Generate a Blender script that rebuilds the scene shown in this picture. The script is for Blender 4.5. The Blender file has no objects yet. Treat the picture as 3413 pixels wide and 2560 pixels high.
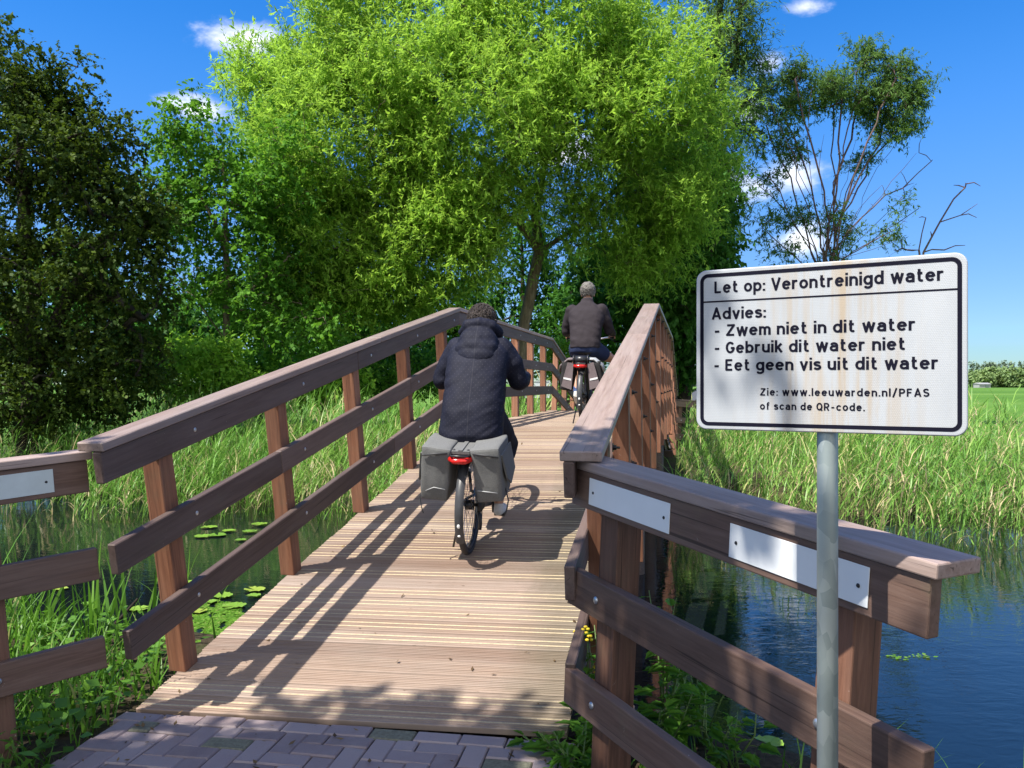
import bpy, bmesh, math, random
import numpy as np
from mathutils import Vector, Matrix, noise as mnoise

R = math.radians
scene = bpy.context.scene
COL = scene.collection

# ------------------------------------------------------------------ camera
FPX = 820.0
cam_d = bpy.data.cameras.new("camera")
cam_d.sensor_fit = 'HORIZONTAL'
cam_d.sensor_width = 36.0
cam_d.lens = 36.0 * FPX / 1024.0
cam_d.clip_start = 0.05
cam_d.clip_end = 6000
cam = bpy.data.objects.new("camera", cam_d)
COL.objects.link(cam)
cam.location = (0, 0, 1.6)
cam.rotation_euler = (R(90), 0, 0)
scene.camera = cam

# ------------------------------------------------------------------ sky, sun, exposure
SUN_EL, SUN_AZ = 58.0, 236.0          # azimuth clockwise from +Y
world = bpy.data.worlds.new("World")
scene.world = world
world.use_nodes = True
wt = world.node_tree
wt.nodes.clear()


def wn(kind, **kw):
    n = wt.nodes.new(kind)
    for k, v in kw.items():
        setattr(n, k, v)
    return n


sky = wn('ShaderNodeTexSky', sky_type='NISHITA')
sky.sun_disc = False
sky.sun_elevation = R(SUN_EL)
sky.sun_rotation = R(SUN_AZ)
sky.altitude = 0
sky.air_density = 1.0
sky.dust_density = 0.0
sky.ozone_density = 2.2
hs = wn('ShaderNodeHueSaturation')
hs.inputs['Hue'].default_value = 0.514
hs.inputs['Saturation'].default_value = 1.58
hs.inputs['Value'].default_value = 1.12
gam = wn('ShaderNodeGamma')
gam.inputs['Gamma'].default_value = 0.85
wt.links.new(sky.outputs[0], gam.inputs['Color'])
wt.links.new(gam.outputs[0], hs.inputs['Color'])
tc = wn('ShaderNodeTexCoord')
# the low sky is hazy blue rather than glaring white
hz = wn('ShaderNodeSeparateXYZ')
wt.links.new(tc.outputs['Generated'], hz.inputs[0])
hr = wn('ShaderNodeMapRange', interpolation_type='SMOOTHSTEP')
hr.inputs[1].default_value = -0.02
hr.inputs[2].default_value = 0.36
wt.links.new(hz.outputs['Z'], hr.inputs[0])
ht = wn('ShaderNodeMix', data_type='RGBA')
wt.links.new(hr.outputs[0], ht.inputs['Factor'])
ht.inputs['A'].default_value = (0.29, 0.43, 0.66, 1)
ht.inputs['B'].default_value = (1, 1, 1, 1)
hmul = wn('ShaderNodeMix', data_type='RGBA', blend_type='MULTIPLY')
hmul.inputs['Factor'].default_value = 1.0
wt.links.new(hs.outputs[0], hmul.inputs['A'])
wt.links.new(ht.outputs['Result'], hmul.inputs['B'])


def cloud_mask(px, py, rx, ry):
    d = Vector(((px - 512) / FPX, 1.0, (384 - py) / FPX)).normalized()
    sub = wn('ShaderNodeVectorMath', operation='SUBTRACT')
    wt.links.new(tc.outputs['Generated'], sub.inputs[0])
    sub.inputs[1].default_value = d
    mul = wn('ShaderNodeVectorMath', operation='MULTIPLY')
    wt.links.new(sub.outputs[0], mul.inputs[0])
    mul.inputs[1].default_value = (FPX / rx, FPX / rx, FPX / ry)
    ln = wn('ShaderNodeVectorMath', operation='LENGTH')
    wt.links.new(mul.outputs[0], ln.inputs[0])
    mr = wn('ShaderNodeMapRange')
    mr.inputs[1].default_value = 0.0
    mr.inputs[2].default_value = 1.0
    mr.inputs[3].default_value = 1.0
    mr.inputs[4].default_value = 0.0
    wt.links.new(ln.outputs['Value'], mr.inputs[0])
    return mr.outputs[0]


cl = None
for spec in ((238, 40, 64, 26), (196, 108, 52, 18), (727, 188, 62, 27), (792, 172, 46, 26), (766, 64, 30, 20),
             (748, 110, 26, 16), (800, 240, 40, 24), (560, 150, 60, 30), (806, 8, 34, 13)):
    o = cloud_mask(*spec)
    if cl is None:
        cl = o
    else:
        mx = wn('ShaderNodeMath', operation='MAXIMUM')
        wt.links.new(cl, mx.inputs[0])
        wt.links.new(o, mx.inputs[1])
        cl = mx.outputs[0]
cn = wn('ShaderNodeTexNoise')
cn.inputs['Scale'].default_value = 16
cn.inputs['Detail'].default_value = 8
cn.inputs['Roughness'].default_value = 0.62
cn.inputs['Distortion'].default_value = 0.3
cmap = wn('ShaderNodeMapping')
cmap.inputs['Scale'].default_value = (1, 1, 1.7)
wt.links.new(tc.outputs['Generated'], cmap.inputs[0])
wt.links.new(cmap.outputs[0], cn.inputs['Vector'])
add = wn('ShaderNodeMath', operation='MULTIPLY_ADD')
wt.links.new(cn.outputs['Fac'], add.inputs[0])
add.inputs[1].default_value = 1.9
wt.links.new(cl, add.inputs[2])
cr = wn('ShaderNodeMapRange', interpolation_type='SMOOTHSTEP')
cr.inputs[1].default_value = 1.18
cr.inputs[2].default_value = 2.15
cr.inputs[3].default_value = 0.0
cr.inputs[4].default_value = 0.85
wt.links.new(add.outputs[0], cr.inputs[0])
gate = wn('ShaderNodeMapRange', interpolation_type='SMOOTHSTEP')
gate.inputs[1].default_value = 0.0
gate.inputs[2].default_value = 0.3
wt.links.new(cl, gate.inputs[0])
gm = wn('ShaderNodeMath', operation='MULTIPLY')
wt.links.new(cr.outputs[0], gm.inputs[0])
wt.links.new(gate.outputs[0], gm.inputs[1])
# unseen bright clouds added behind the viewer as neutral fill light
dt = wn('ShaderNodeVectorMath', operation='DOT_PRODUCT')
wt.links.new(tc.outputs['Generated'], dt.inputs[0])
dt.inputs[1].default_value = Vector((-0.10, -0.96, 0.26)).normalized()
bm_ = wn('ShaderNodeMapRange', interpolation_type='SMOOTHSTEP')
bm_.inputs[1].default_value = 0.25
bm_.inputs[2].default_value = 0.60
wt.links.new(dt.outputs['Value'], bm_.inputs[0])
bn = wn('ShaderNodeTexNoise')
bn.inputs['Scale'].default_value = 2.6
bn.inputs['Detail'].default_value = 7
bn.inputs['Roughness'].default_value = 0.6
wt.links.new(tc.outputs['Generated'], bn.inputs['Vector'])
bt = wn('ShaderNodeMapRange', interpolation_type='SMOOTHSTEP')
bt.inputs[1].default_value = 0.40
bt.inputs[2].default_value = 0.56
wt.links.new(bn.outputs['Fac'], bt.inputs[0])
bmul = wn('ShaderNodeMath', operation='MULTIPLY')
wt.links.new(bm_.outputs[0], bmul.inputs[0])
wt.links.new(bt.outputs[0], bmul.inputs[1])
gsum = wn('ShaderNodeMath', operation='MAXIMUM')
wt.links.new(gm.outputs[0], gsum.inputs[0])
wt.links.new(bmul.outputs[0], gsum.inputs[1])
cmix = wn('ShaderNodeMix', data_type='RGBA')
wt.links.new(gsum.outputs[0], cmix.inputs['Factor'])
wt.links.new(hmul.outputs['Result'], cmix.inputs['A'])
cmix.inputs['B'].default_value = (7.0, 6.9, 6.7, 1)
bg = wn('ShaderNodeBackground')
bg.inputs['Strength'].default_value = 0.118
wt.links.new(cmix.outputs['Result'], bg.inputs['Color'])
wo = wn('ShaderNodeOutputWorld')
wt.links.new(bg.outputs[0], wo.inputs['Surface'])

sun_d = bpy.data.lights.new("sun", 'SUN')
sun_d.energy = 4.3
sun_d.angle = R(0.5)
sun_d.color = (1.0, 0.95, 0.86)
sun = bpy.data.objects.new("sun", sun_d)
COL.objects.link(sun)
_a, _e = R(SUN_AZ), R(SUN_EL)
SUNV = Vector((math.sin(_a) * math.cos(_e), math.cos(_a) * math.cos(_e), math.sin(_e)))
sun.rotation_euler = SUNV.to_track_quat('Z', 'Y').to_euler()
sun.location = SUNV * 50

vs = scene.view_settings
vs.view_transform = 'Standard'
vs.look = 'None'
vs.exposure = 1.05
vs.gamma = 1.0
vs.use_curve_mapping = False

# ------------------------------------------------------------------ bridge frame
PSI = R(12.38)
CS, SN = math.cos(PSI), math.sin(PSI)
BR = Matrix.Rotation(-PSI, 4, 'Z')     # bridge local (t, s, z) -> world


def W(t, s, z=0.0):
    return Vector((t * CS + s * SN, -t * SN + s * CS, z))


S0, S1, S2, S3, ZT = 3.60, 9.19, 15.40, 20.99, 1.092
SL = ZT / (S1 - S0)
PATH = [(S0, 0.0), (S1, ZT), (S2, ZT), (S3, 0.0)]


def deck_z(s):
    if s < S1:
        return (s - S0) * SL
    if s < S2:
        return ZT
    return ZT - (s - S2) * SL


# ------------------------------------------------------------------ helpers: objects
WM = {}


def link(name, mesh, mats, parent=None, M=None, smooth=False):
    o = bpy.data.objects.new(name, mesh)
    COL.objects.link(o)
    if mats is not None:
        for m in (mats if isinstance(mats, (list, tuple)) else [mats]):
            mesh.materials.append(m)
    M = M if M is not None else Matrix.Identity(4)
    if parent is not None:
        o.parent = parent
        o.matrix_basis = WM[parent.name].inverted() @ M
    else:
        o.matrix_basis = M
    WM[o.name] = M.copy()
    if smooth and mesh is not None:
        mesh.polygons.foreach_set('use_smooth', [True] * len(mesh.polygons))
    return o


def thing(name, label, cat, M=None, group=None, kind=None):
    o = bpy.data.objects.new(name, None)
    COL.objects.link(o)
    o.empty_display_size = 0.1
    M = M if M is not None else Matrix.Identity(4)
    o.matrix_basis = M
    WM[o.name] = M.copy()
    tag(o, label, cat, group, kind)
    return o


def tag(o, label=None, cat=None, group=None, kind=None):
    if label:
        o['label'] = label
    if cat:
        o['category'] = cat
    if group:
        o['group'] = group
    if kind:
        o['kind'] = kind
    return o


def np_mesh(name, verts, faces, tint=None, mat_idx=None, tint_domain='POINT'):
    """verts (N,3), faces (F,k) int array or a list of such arrays"""
    if not isinstance(faces, list):
        faces = [faces]
    faces = [np.asarray(f, dtype=np.int32) for f in faces if len(f)]
    me = bpy.data.meshes.new(name)
    verts = np.asarray(verts, dtype=np.float32)
    me.vertices.add(len(verts))
    me.vertices.foreach_set('co', verts.ravel())
    nl = sum(f.size for f in faces)
    nf = sum(len(f) for f in faces)
    me.loops.add(nl)
    me.polygons.add(nf)
    me.loops.foreach_set('vertex_index', np.concatenate([f.ravel() for f in faces]))
    starts, off = [], 0
    for f in faces:
        starts.append(off + np.arange(len(f), dtype=np.int32) * f.shape[1])
        off += f.size
    me.polygons.foreach_set('loop_start', np.concatenate(starts).astype(np.int32))
    if mat_idx is not None:
        me.polygons.foreach_set('material_index', np.asarray(mat_idx, dtype=np.int32))
    if tint is not None:
        at = me.attributes.new('tint', 'FLOAT', tint_domain)
        at.data.foreach_set('value', np.asarray(tint, dtype=np.float32))
    me.update(calc_edges=True)
    return me


class MB:
    """collects shapes into one mesh"""

    def __init__(self):
        self.v, self.f, self.mi, self.ti = [], [], [], []
        self.mat, self.tint = 0, 0.5

    def add(self, vs, fs):
        b = len(self.v)
        self.v.extend([tuple(p) for p in vs])
        for f in fs:
            self.f.append([b + i for i in f])
            self.mi.append(self.mat)
            self.ti.append(self.tint)

    def box(self, c, size, M=None, taper=1.0):
        x, y, z = [k * 0.5 for k in size]
        q = taper
        vs = [(-x, -y, -z), (x, -y, -z), (x, y, -z), (-x, y, -z), (-x * q, -y * q, z), (x * q, -y * q, z), (x * q, y * q, z), (-x * q, y * q, z)]
        vs = [Vector(p) for p in vs]
        if M is not None:
            vs = [M @ p for p in vs]
        vs = [p + Vector(c) for p in vs]
        self.add(vs, [(3, 2, 1, 0), (4, 5, 6, 7), (0, 1, 5, 4), (1, 2, 6, 5), (2, 3, 7, 6), (3, 0, 4, 7)])

    def tube(self, pts, rad, n=8, caps=True, flat=1.0, up=None):
        pts = [Vector(p) for p in pts]
        if not isinstance(rad, (list, tuple)):
            rad = [rad] * len(pts)
        rings, prev = [], None
        for i, p in enumerate(pts):
            if i == 0:
                d = pts[1] - p
            elif i == len(pts) - 1:
                d = p - pts[i - 1]
            else:
                d = (pts[i + 1] - p).normalized() + (p - pts[i - 1]).normalized()
            d = d.normalized() if d.length > 1e-9 else Vector((0, 0, 1))
            if prev is None:
                a = up if up is not None else (Vector((0, 0, 1)) if abs(d.z) < 0.9 else Vector((0, 1, 0)))
                u = d.cross(a).normalized()
            else:
                u = (prev - d * prev.dot(d))
                u = u.normalized() if u.length > 1e-6 else d.orthogonal().normalized()
            prev = u
            w = d.cross(u)
            rings.append([p + (u * math.cos(2 * math.pi * k / n) + w * math.sin(2 * math.pi * k / n) * flat) * rad[i] for k in range(n)])
        vs = [q for r in rings for q in r]
        fs = []
        for i in range(len(rings) - 1):
            for k in range(n):
                fs.append((i * n + k, i * n + (k + 1) % n, (i + 1) * n + (k + 1) % n, (i + 1) * n + k))
        if caps:
            fs.append(tuple(range(n - 1, -1, -1)))
            fs.append(tuple((len(rings) - 1) * n + k for k in range(n)))
        self.add(vs, fs)

    def ellipsoid(self, c, r, M=None, nu=16, nv=10):
        vs, fs = [], []
        for j in range(nv + 1):
            th = math.pi * j / nv
            for i in range(nu):
                ph = 2 * math.pi * i / nu
                p = Vector((r[0] * math.sin(th) * math.cos(ph), r[1] * math.sin(th) * math.sin(ph), r[2] * math.cos(th)))
                if M is not None:
                    p = M @ p
                vs.append(p + Vector(c))
        for j in range(nv):
            for i in range(nu):
                a, b = j * nu + i, j * nu + (i + 1) % nu
                fs.append((a, a + nu, b + nu, b))
        self.add(vs, fs)

    def loft(self, secs, n=24):
        """secs: (centre, rx, ry, tilt about x)"""
        vs, fs = [], []
        for (c, rx, ry, tl) in secs:
            Mx = Matrix.Rotation(tl, 3, 'X')
            for k in range(n):
                a = 2 * math.pi * k / n
                ca, sa = math.cos(a), math.sin(a)
                e = 0.8
                p = Vector((rx * math.copysign(abs(ca) ** e, ca), ry * math.copysign(abs(sa) ** e, sa), 0))
                vs.append(Mx @ p + Vector(c))
        m = len(secs)
        for j in range(m - 1):
            for k in range(n):
                fs.append((j * n + k, j * n + (k + 1) % n, (j + 1) * n + (k + 1) % n, (j + 1) * n + k))
        fs.append(tuple(range(n - 1, -1, -1)))
        fs.append(tuple((m - 1) * n + k for k in range(n)))
        self.add(vs, fs)

    def chain(self, pts, rad, n=12):
        self.tube(pts, rad, n=n)
        for p, r in zip(pts, rad):
            self.ellipsoid(p, (r, r, r), nu=n, nv=8)

    def lathe(self, prof, n=16, M=None):
        vs, fs = [], []
        for (r, z) in prof:
            for k in range(n):
                a = 2 * math.pi * k / n
                p = Vector((r * math.cos(a), r * math.sin(a), z))
                vs.append(M @ p if M is not None else p)
        for j in range(len(prof) - 1):
            for k in range(n):
                fs.append((j * n + k, j * n + (k + 1) % n, (j + 1) * n + (k + 1) % n, (j + 1) * n + k))
        fs.append(tuple(range(n - 1, -1, -1)))
        fs.append(tuple((len(prof) - 1) * n + k for k in range(n)))
        self.add(vs, fs)

    def mesh(self, name):
        me = bpy.data.meshes.new(name)
        me.from_pydata(self.v, [], self.f)
        me.polygons.foreach_set('material_index', self.mi)
        at = me.attributes.new('tint', 'FLOAT', 'FACE')
        at.data.foreach_set('value', self.ti)
        me.update()
        return me

    def obj(self, name, mats, parent=None, M=None, smooth=False):
        return link(name, self.mesh(name), mats, parent, M, smooth)


def prism_mesh(name, poly, d0, d1, bevel=0.004, seg=1):
    """polygon in local x,z extruded along local y from d0 to d1, edges bevelled"""
    bm = bmesh.new()
    a = [bm.verts.new((p[0], d0, p[1])) for p in poly]
    b = [bm.verts.new((p[0], d1, p[1])) for p in poly]
    n = len(poly)
    bm.faces.new(a)
    bm.faces.new(b[::-1])
    for i in range(n):
        bm.faces.new((a[i], b[i], b[(i + 1) % n], a[(i + 1) % n]))
    bmesh.ops.recalc_face_normals(bm, faces=bm.faces[:])
    if bevel > 0:
        bmesh.ops.bevel(bm, geom=bm.edges[:], offset=bevel, segments=seg, affect='EDGES', profile=0.5)
    me = bpy.data.meshes.new(name)
    bm.to_mesh(me)
    bm.free()
    return me


def box_mesh(name, sx, sy, sz, bevel=0.004, seg=1):
    return prism_mesh(name, [(-sx / 2, -sz / 2), (sx / 2, -sz / 2), (sx / 2, sz / 2), (-sx / 2, sz / 2)], -sy / 2, sy / 2, bevel, seg)


def frame_M(origin, xdir, ydir=None, zdir=None):
    x = Vector(xdir).normalized()
    if zdir is not None:
        z = Vector(zdir)
        z = (z - x * z.dot(x)).normalized()
        y = z.cross(x)
    else:
        y = Vector(ydir)
        y = (y - x * y.dot(x)).normalized()
        z = x.cross(y)
    M = Matrix((x, y, z)).transposed().to_4x4()
    M.translation = Vector(origin)
    return M


def remesh(mb, voxel, smooth_it=4, disp=None, name="m"):
    """join everything in mb into one continuous surface"""
    me = mb.mesh(name)
    o = bpy.data.objects.new("tmp_build", me)
    COL.objects.link(o)
    md = o.modifiers.new("r", 'REMESH')
    md.mode = 'VOXEL'
    md.voxel_size = voxel
    md.use_smooth_shade = True
    ms = o.modifiers.new("s", 'SMOOTH')
    ms.factor = 0.5
    ms.iterations = smooth_it
    dg = bpy.context.evaluated_depsgraph_get()
    out = bpy.data.meshes.new_from_object(o.evaluated_get(dg))
    bpy.data.objects.remove(o)
    bpy.data.meshes.remove(me)
    if disp is not None:
        out.update()
        for v in out.vertices:
            v.co = v.co + v.normal * disp(v.co)
        out.update()
    out.polygons.foreach_set('use_smooth', [True] * len(out.polygons))
    out.name = name
    return out


# ------------------------------------------------------------------ helpers: materials
def mat(name):
    m = bpy.data.materials.new(name)
    m.use_nodes = True
    nt = m.node_tree
    nt.nodes.clear()
    out = nt.nodes.new('ShaderNodeOutputMaterial')
    b = nt.nodes.new('ShaderNodeBsdfPrincipled')
    nt.links.new(b.outputs[0], out.inputs['Surface'])
    return m, nt, b, out


def nn(nt, kind, **kw):
    n = nt.nodes.new(kind)
    for k, v in kw.items():
        setattr(n, k, v)
    return n


def noise_n(nt, vec, scale, detail=4, rough=0.55, dist=0.0):
    n = nn(nt, 'ShaderNodeTexNoise')
    n.inputs['Scale'].default_value = scale
    n.inputs['Detail'].default_value = detail
    n.inputs['Roughness'].default_value = rough
    n.inputs['Distortion'].default_value = dist
    if vec is not None:
        nt.links.new(vec, n.inputs['Vector'])
    return n.outputs['Fac']


def ramp(nt, fac, stops):
    r = nn(nt, 'ShaderNodeValToRGB')
    el = r.color_ramp.elements
    while len(el) < len(stops):
        el.new(0.5)
    for e, (p, c) in zip(el, stops):
        e.position = p
        e.color = (*c, 1) if len(c) == 3 else c
    nt.links.new(fac, r.inputs[0])
    return r.outputs[0]


def mixc(nt, fac, a, b, blend='MIX'):
    m = nn(nt, 'ShaderNodeMix', data_type='RGBA', blend_type=blend)
    for sock, val in (('Factor', fac), ('A', a), ('B', b)):
        if hasattr(val, 'links'):
            nt.links.new(val, m.inputs[sock])
        elif sock == 'Factor':
            m.inputs[sock].default_value = val
        else:
            m.inputs[sock].default_value = (*val, 1)
    return m.outputs['Result']


def mapping(nt, vec, scale=(1, 1, 1), loc=None):
    mp = nn(nt, 'ShaderNodeMapping')
    mp.inputs['Scale'].default_value = scale
    nt.links.new(vec, mp.inputs['Vector'])
    if loc is not None:
        nt.links.new(loc, mp.inputs['Location'])
    return mp.outputs[0]


def bump(nt, b, height, strength=0.3, dist=0.01):
    bp = nn(nt, 'ShaderNodeBump')
    bp.inputs['Strength'].default_value = strength
    bp.inputs['Distance'].default_value = dist
    nt.links.new(height, bp.inputs['Height'])
    nt.links.new(bp.outputs[0], b.inputs['Normal'])
    return bp


def maprange(nt, v, a, b, c=0.0, d=1.0):
    m = nn(nt, 'ShaderNodeMapRange')
    nt.links.new(v, m.inputs[0])
    for i, q in zip((1, 2, 3, 4), (a, b, c, d)):
        m.inputs[i].default_value = q
    return m.outputs[0]


def wood_mat(name, dark, mid, light, weather=(0.30, 0.26, 0.24), wamt=0.35, rough=0.62, axis='X'):
    m, nt, b, out = mat(name)
    t = nn(nt, 'ShaderNodeTexCoord')
    oi = nn(nt, 'ShaderNodeObjectInfo')
    cm = nn(nt, 'ShaderNodeCombineXYZ')
    mu = nn(nt, 'ShaderNodeMath', operation='MULTIPLY')
    nt.links.new(oi.outputs['Random'], mu.inputs[0])
    mu.inputs[1].default_value = 37.0
    for k in range(3):
        nt.links.new(mu.outputs[0], cm.inputs[k])
    sc = (1.6, 26, 26) if axis == 'X' else (26, 26, 1.6)
    g = mapping(nt, t.outputs['Object'], sc, cm.outputs[0])
    fine = noise_n(nt, g, 1.6, 7, 0.68, 0.35)
    sc2 = (0.6, 5, 5) if axis == 'X' else (5, 5, 0.6)
    g2 = mapping(nt, t.outputs['Object'], sc2, cm.outputs[0])
    broad = noise_n(nt, g2, 1.3, 4, 0.6, 0.6)
    c = ramp(nt, fine, [(0.28, dark), (0.5, mid), (0.74, light)])
    wf = maprange(nt, broad, 0.35, 0.72, 0.0, wamt)
    c = mixc(nt, wf, c, weather)
    # drying cracks along the grain, pale droppings and green algae film
    sc3 = (0.9, 70, 70) if axis == 'X' else (70, 70, 0.9)
    crk = noise_n(nt, mapping(nt, t.outputs['Object'], sc3, cm.outputs[0]), 1.0, 3, 0.5, 0.8)
    c = mixc(nt, maprange(nt, crk, 0.655, 0.70, 0, 0.75), c, tuple(q * 0.35 for q in dark))
    spots = noise_n(nt, mapping(nt, t.outputs['Object'], (22, 22, 22), cm.outputs[0]), 1.0, 3, 0.75, 1.5)
    c = mixc(nt, maprange(nt, spots, 0.70, 0.76, 0, 0.55), c, (0.50, 0.46, 0.42))
    alg = noise_n(nt, mapping(nt, t.outputs['Object'], (3, 3, 3), cm.outputs[0]), 1.0, 5, 0.7)
    c = mixc(nt, maprange(nt, alg, 0.55, 0.80, 0, 0.30), c, (0.13, 0.13, 0.075))
    # per-board value shift
    hv = nn(nt, 'ShaderNodeHueSaturation')
    nt.links.new(c, hv.inputs['Color'])
    nt.links.new(maprange(nt, oi.outputs['Random'], 0, 1, 0.72, 1.24), hv.inputs['Value'])
    nt.links.new(hv.outputs[0], b.inputs['Base Color'])
    b.inputs['Roughness'].default_value = rough
    b.inputs['Specular IOR Level'].default_value = 0.35
    bump(nt, b, fine, 0.35, 0.004)
    return m


def plain(name, col, rough=0.5, metal=0.0, var=0.12, nscale=40, spec=0.5, bmp=0.0):
    m, nt, b, out = mat(name)
    t = nn(nt, 'ShaderNodeTexCoord')
    f = noise_n(nt, t.outputs['Object'], nscale, 5, 0.6)
    lo = tuple(max(0, x * (1 - var)) for x in col)
    hi = tuple(min(1, x * (1 + var)) for x in col)
    c = ramp(nt, f, [(0.3, lo), (0.7, hi)])
    nt.links.new(c, b.inputs['Base Color'])
    b.inputs['Roughness'].default_value = rough
    b.inputs['Metallic'].default_value = metal
    b.inputs['Specular IOR Level'].default_value = spec
    if bmp:
        bump(nt, b, f, bmp, 0.003)
    return m


def leaf_mat(name, ca, cb, trans=0.4, tcol=None, rough=0.6, spec=0.16):
    """per-leaf attribute 'tint' runs from ca to cb"""
    m, nt, b, out = mat(name)
    at = nn(nt, 'ShaderNodeAttribute')
    at.attribute_name = 'tint'
    c = mixc(nt, at.outputs['Fac'], ca, cb)
    nt.links.new(c, b.inputs['Base Color'])
    b.inputs['Roughness'].default_value = rough
    b.inputs['Specular IOR Level'].default_value = spec
    tr = nn(nt, 'ShaderNodeBsdfTranslucent')
    ta = tcol or tuple(min(1, q * f) for q, f in zip(cb, (1.35, 1.35, 0.8)))
    tcn = mixc(nt, at.outputs['Fac'], tuple(q * 0.65 for q in ta), ta)
    nt.links.new(tcn, tr.inputs['Color'])
    ms = nn(nt, 'ShaderNodeMixShader')
    ms.inputs[0].default_value = trans
    nt.links.new(b.outputs[0], ms.inputs[1])
    nt.links.new(tr.outputs[0], ms.inputs[2])
    nt.links.new(ms.outputs[0], out.inputs['Surface'])
    return m


M_RAIL = wood_mat('rail_wood', (0.052, 0.031, 0.026), (0.088, 0.056, 0.047), (0.125, 0.084, 0.072), (0.145, 0.112, 0.102), 0.55)
M_CAP = wood_mat('cap_wood', (0.20, 0.135, 0.112), (0.285, 0.205, 0.175), (0.375, 0.28, 0.245), (0.345, 0.285, 0.262), 0.6, 0.55)
M_POST = wood_mat('post_wood', (0.10, 0.038, 0.021), (0.22, 0.088, 0.046), (0.34, 0.155, 0.085), (0.28, 0.165, 0.115), 0.45, 0.6, axis='Z')
M_FENCE = wood_mat('fence_wood', (0.075, 0.042, 0.031), (0.13, 0.076, 0.056), (0.185, 0.117, 0.09), (0.19, 0.14, 0.12), 0.5)
M_FPOST = wood_mat('fence_post_wood_shaded', (0.06, 0.028, 0.018), (0.13, 0.06, 0.037), (0.22, 0.11, 0.07), (0.17, 0.11, 0.085), 0.45, 0.6, axis='Z')  # tone darkened to carry the shade lying on the fence posts
M_BEAM = wood_mat('beam_wood', (0.05, 0.032, 0.025), (0.09, 0.06, 0.045), (0.14, 0.10, 0.08), (0.13, 0.11, 0.10), 0.5)
M_BOLT = plain('bolt_steel', (0.55, 0.56, 0.57), 0.38, 0.9, 0.1)
M_DARKMETAL = plain('dark_metal', (0.04, 0.04, 0.045), 0.4, 0.6, 0.1)
M_BLACK = plain('black_paint', (0.018, 0.018, 0.02), 0.35, 0.0, 0.2)
M_RUBBER = plain('rubber', (0.022, 0.022, 0.023), 0.75, 0.0, 0.2, 120)

# ------------------------------------------------------------------ ground, water, pavement, road
def ground_z(s, t):
    s = np.asarray(s, float)
    t = np.asarray(t, float)
    sn = 4.35 + 0.45 * (1 / (1 + np.exp((t + 1.4) * 3))) - 0.62 * (1 / (1 + np.exp(-(t - 0.05) * 4)))         # near bank edge, further out left of the bridge
    wob = 0.10 * np.sin(t * 1.7) + 0.07 * np.sin(t * 3.9 + 1)
    a = np.clip((s - sn - wob) / 0.9, 0, 1)
    b = np.clip((s - 13.0 - wob * 3) / 2.2, 0, 1)
    a = a * a * (3 - 2 * a)
    b = b * b * (3 - 2 * b)
    z = -0.07 - 1.25 * a + 1.22 * b
    bumpy = 0.03 * np.sin(s * 2.3 + t) * np.sin(t * 2.9) + 0.02 * np.sin(s * 5.1) * np.sin(t * 4.7 + 2)
    inpave = (s < 4.4) & (t > -3.4) & (t < 1.2)
    return z + np.where(inpave, np.minimum(bumpy, 0), bumpy * np.where(s > 40, 0, 1))


def axis_vals(lo, hi, fine_lo, fine_hi, step, grow=1.35):
    v = list(np.arange(fine_lo, fine_hi + 1e-6, step))
    d, x = step, fine_lo
    left = []
    while x > lo:
        d *= grow
        x -= d
        left.append(max(x, lo))
    d, x = step, fine_hi
    right = []
    while x < hi:
        d *= grow
        x += d
        right.append(min(x, hi))
    return np.array(left[::-1] + v + right)


def build_ground():
    sv = axis_vals(-60, 4500, 2.0, 18.0, 0.14)
    tv = axis_vals(-2600, 2600, -9.0, 9.0, 0.22)
    S, T = np.meshgrid(sv, tv, indexing='ij')
    Z = ground_z(S, T)
    X = T * CS + S * SN
    Y = -T * SN + S * CS
    V = np.stack([X, Y, Z], -1).reshape(-1, 3)
    ns, nt_ = len(sv), len(tv)
    i = np.arange(ns - 1)[:, None] * nt_ + np.arange(nt_ - 1)[None]
    F = np.stack([i, i + 1, i + nt_ + 1, i + nt_], -1).reshape(-1, 4)
    me = np_mesh('ground', V, F[:, ::-1])
    m, nt, b, out = mat('ground_soil_grass')
    t = nn(nt, 'ShaderNodeTexCoord')
    big = noise_n(nt, mapping(nt, t.outputs['Object'], (0.006, 0.02, 1)), 1.0, 5, 0.6, 0.4)
    med = noise_n(nt, t.outputs['Object'], 1.3, 6, 0.65)
    fine = noise_n(nt, t.outputs['Object'], 30, 6, 0.7)
    soil = ramp(nt, fine, [(0.3, (0.028, 0.022, 0.014)), (0.7, (0.085, 0.066, 0.042))])
    grass = ramp(nt, big, [(0.32, (0.055, 0.125, 0.018)), (0.5, (0.095, 0.20, 0.028)), (0.66, (0.17, 0.27, 0.06))])
    grass = mixc(nt, maprange(nt, fine, 0.3, 0.7), mixc(nt, 0.45, grass, (0.035, 0.09, 0.012)), grass)
    sp = nn(nt, 'ShaderNodeSeparateXYZ')
    nt.links.new(t.outputs['Object'], sp.inputs[0])
    far = maprange(nt, sp.outputs['Y'], 17.0, 26.0)
    c = mixc(nt, far, mixc(nt, maprange(nt, med, 0.52, 0.68, 0, 0.7), soil, (0.03, 0.06, 0.012)), grass)
    nt.links.new(c, b.inputs['Base Color'])
    b.inputs['Roughness'].default_value = 0.95
    b.inputs['Specular IOR Level'].default_value = 0.1
    bump(nt, b, fine, 0.6, 0.02)
    o = link('ground', me, m, smooth=True)
    tag(o, 'grassy polder land with canal banks reaching to the horizon', kind='structure')


build_ground()
WZ = -0.50


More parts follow.
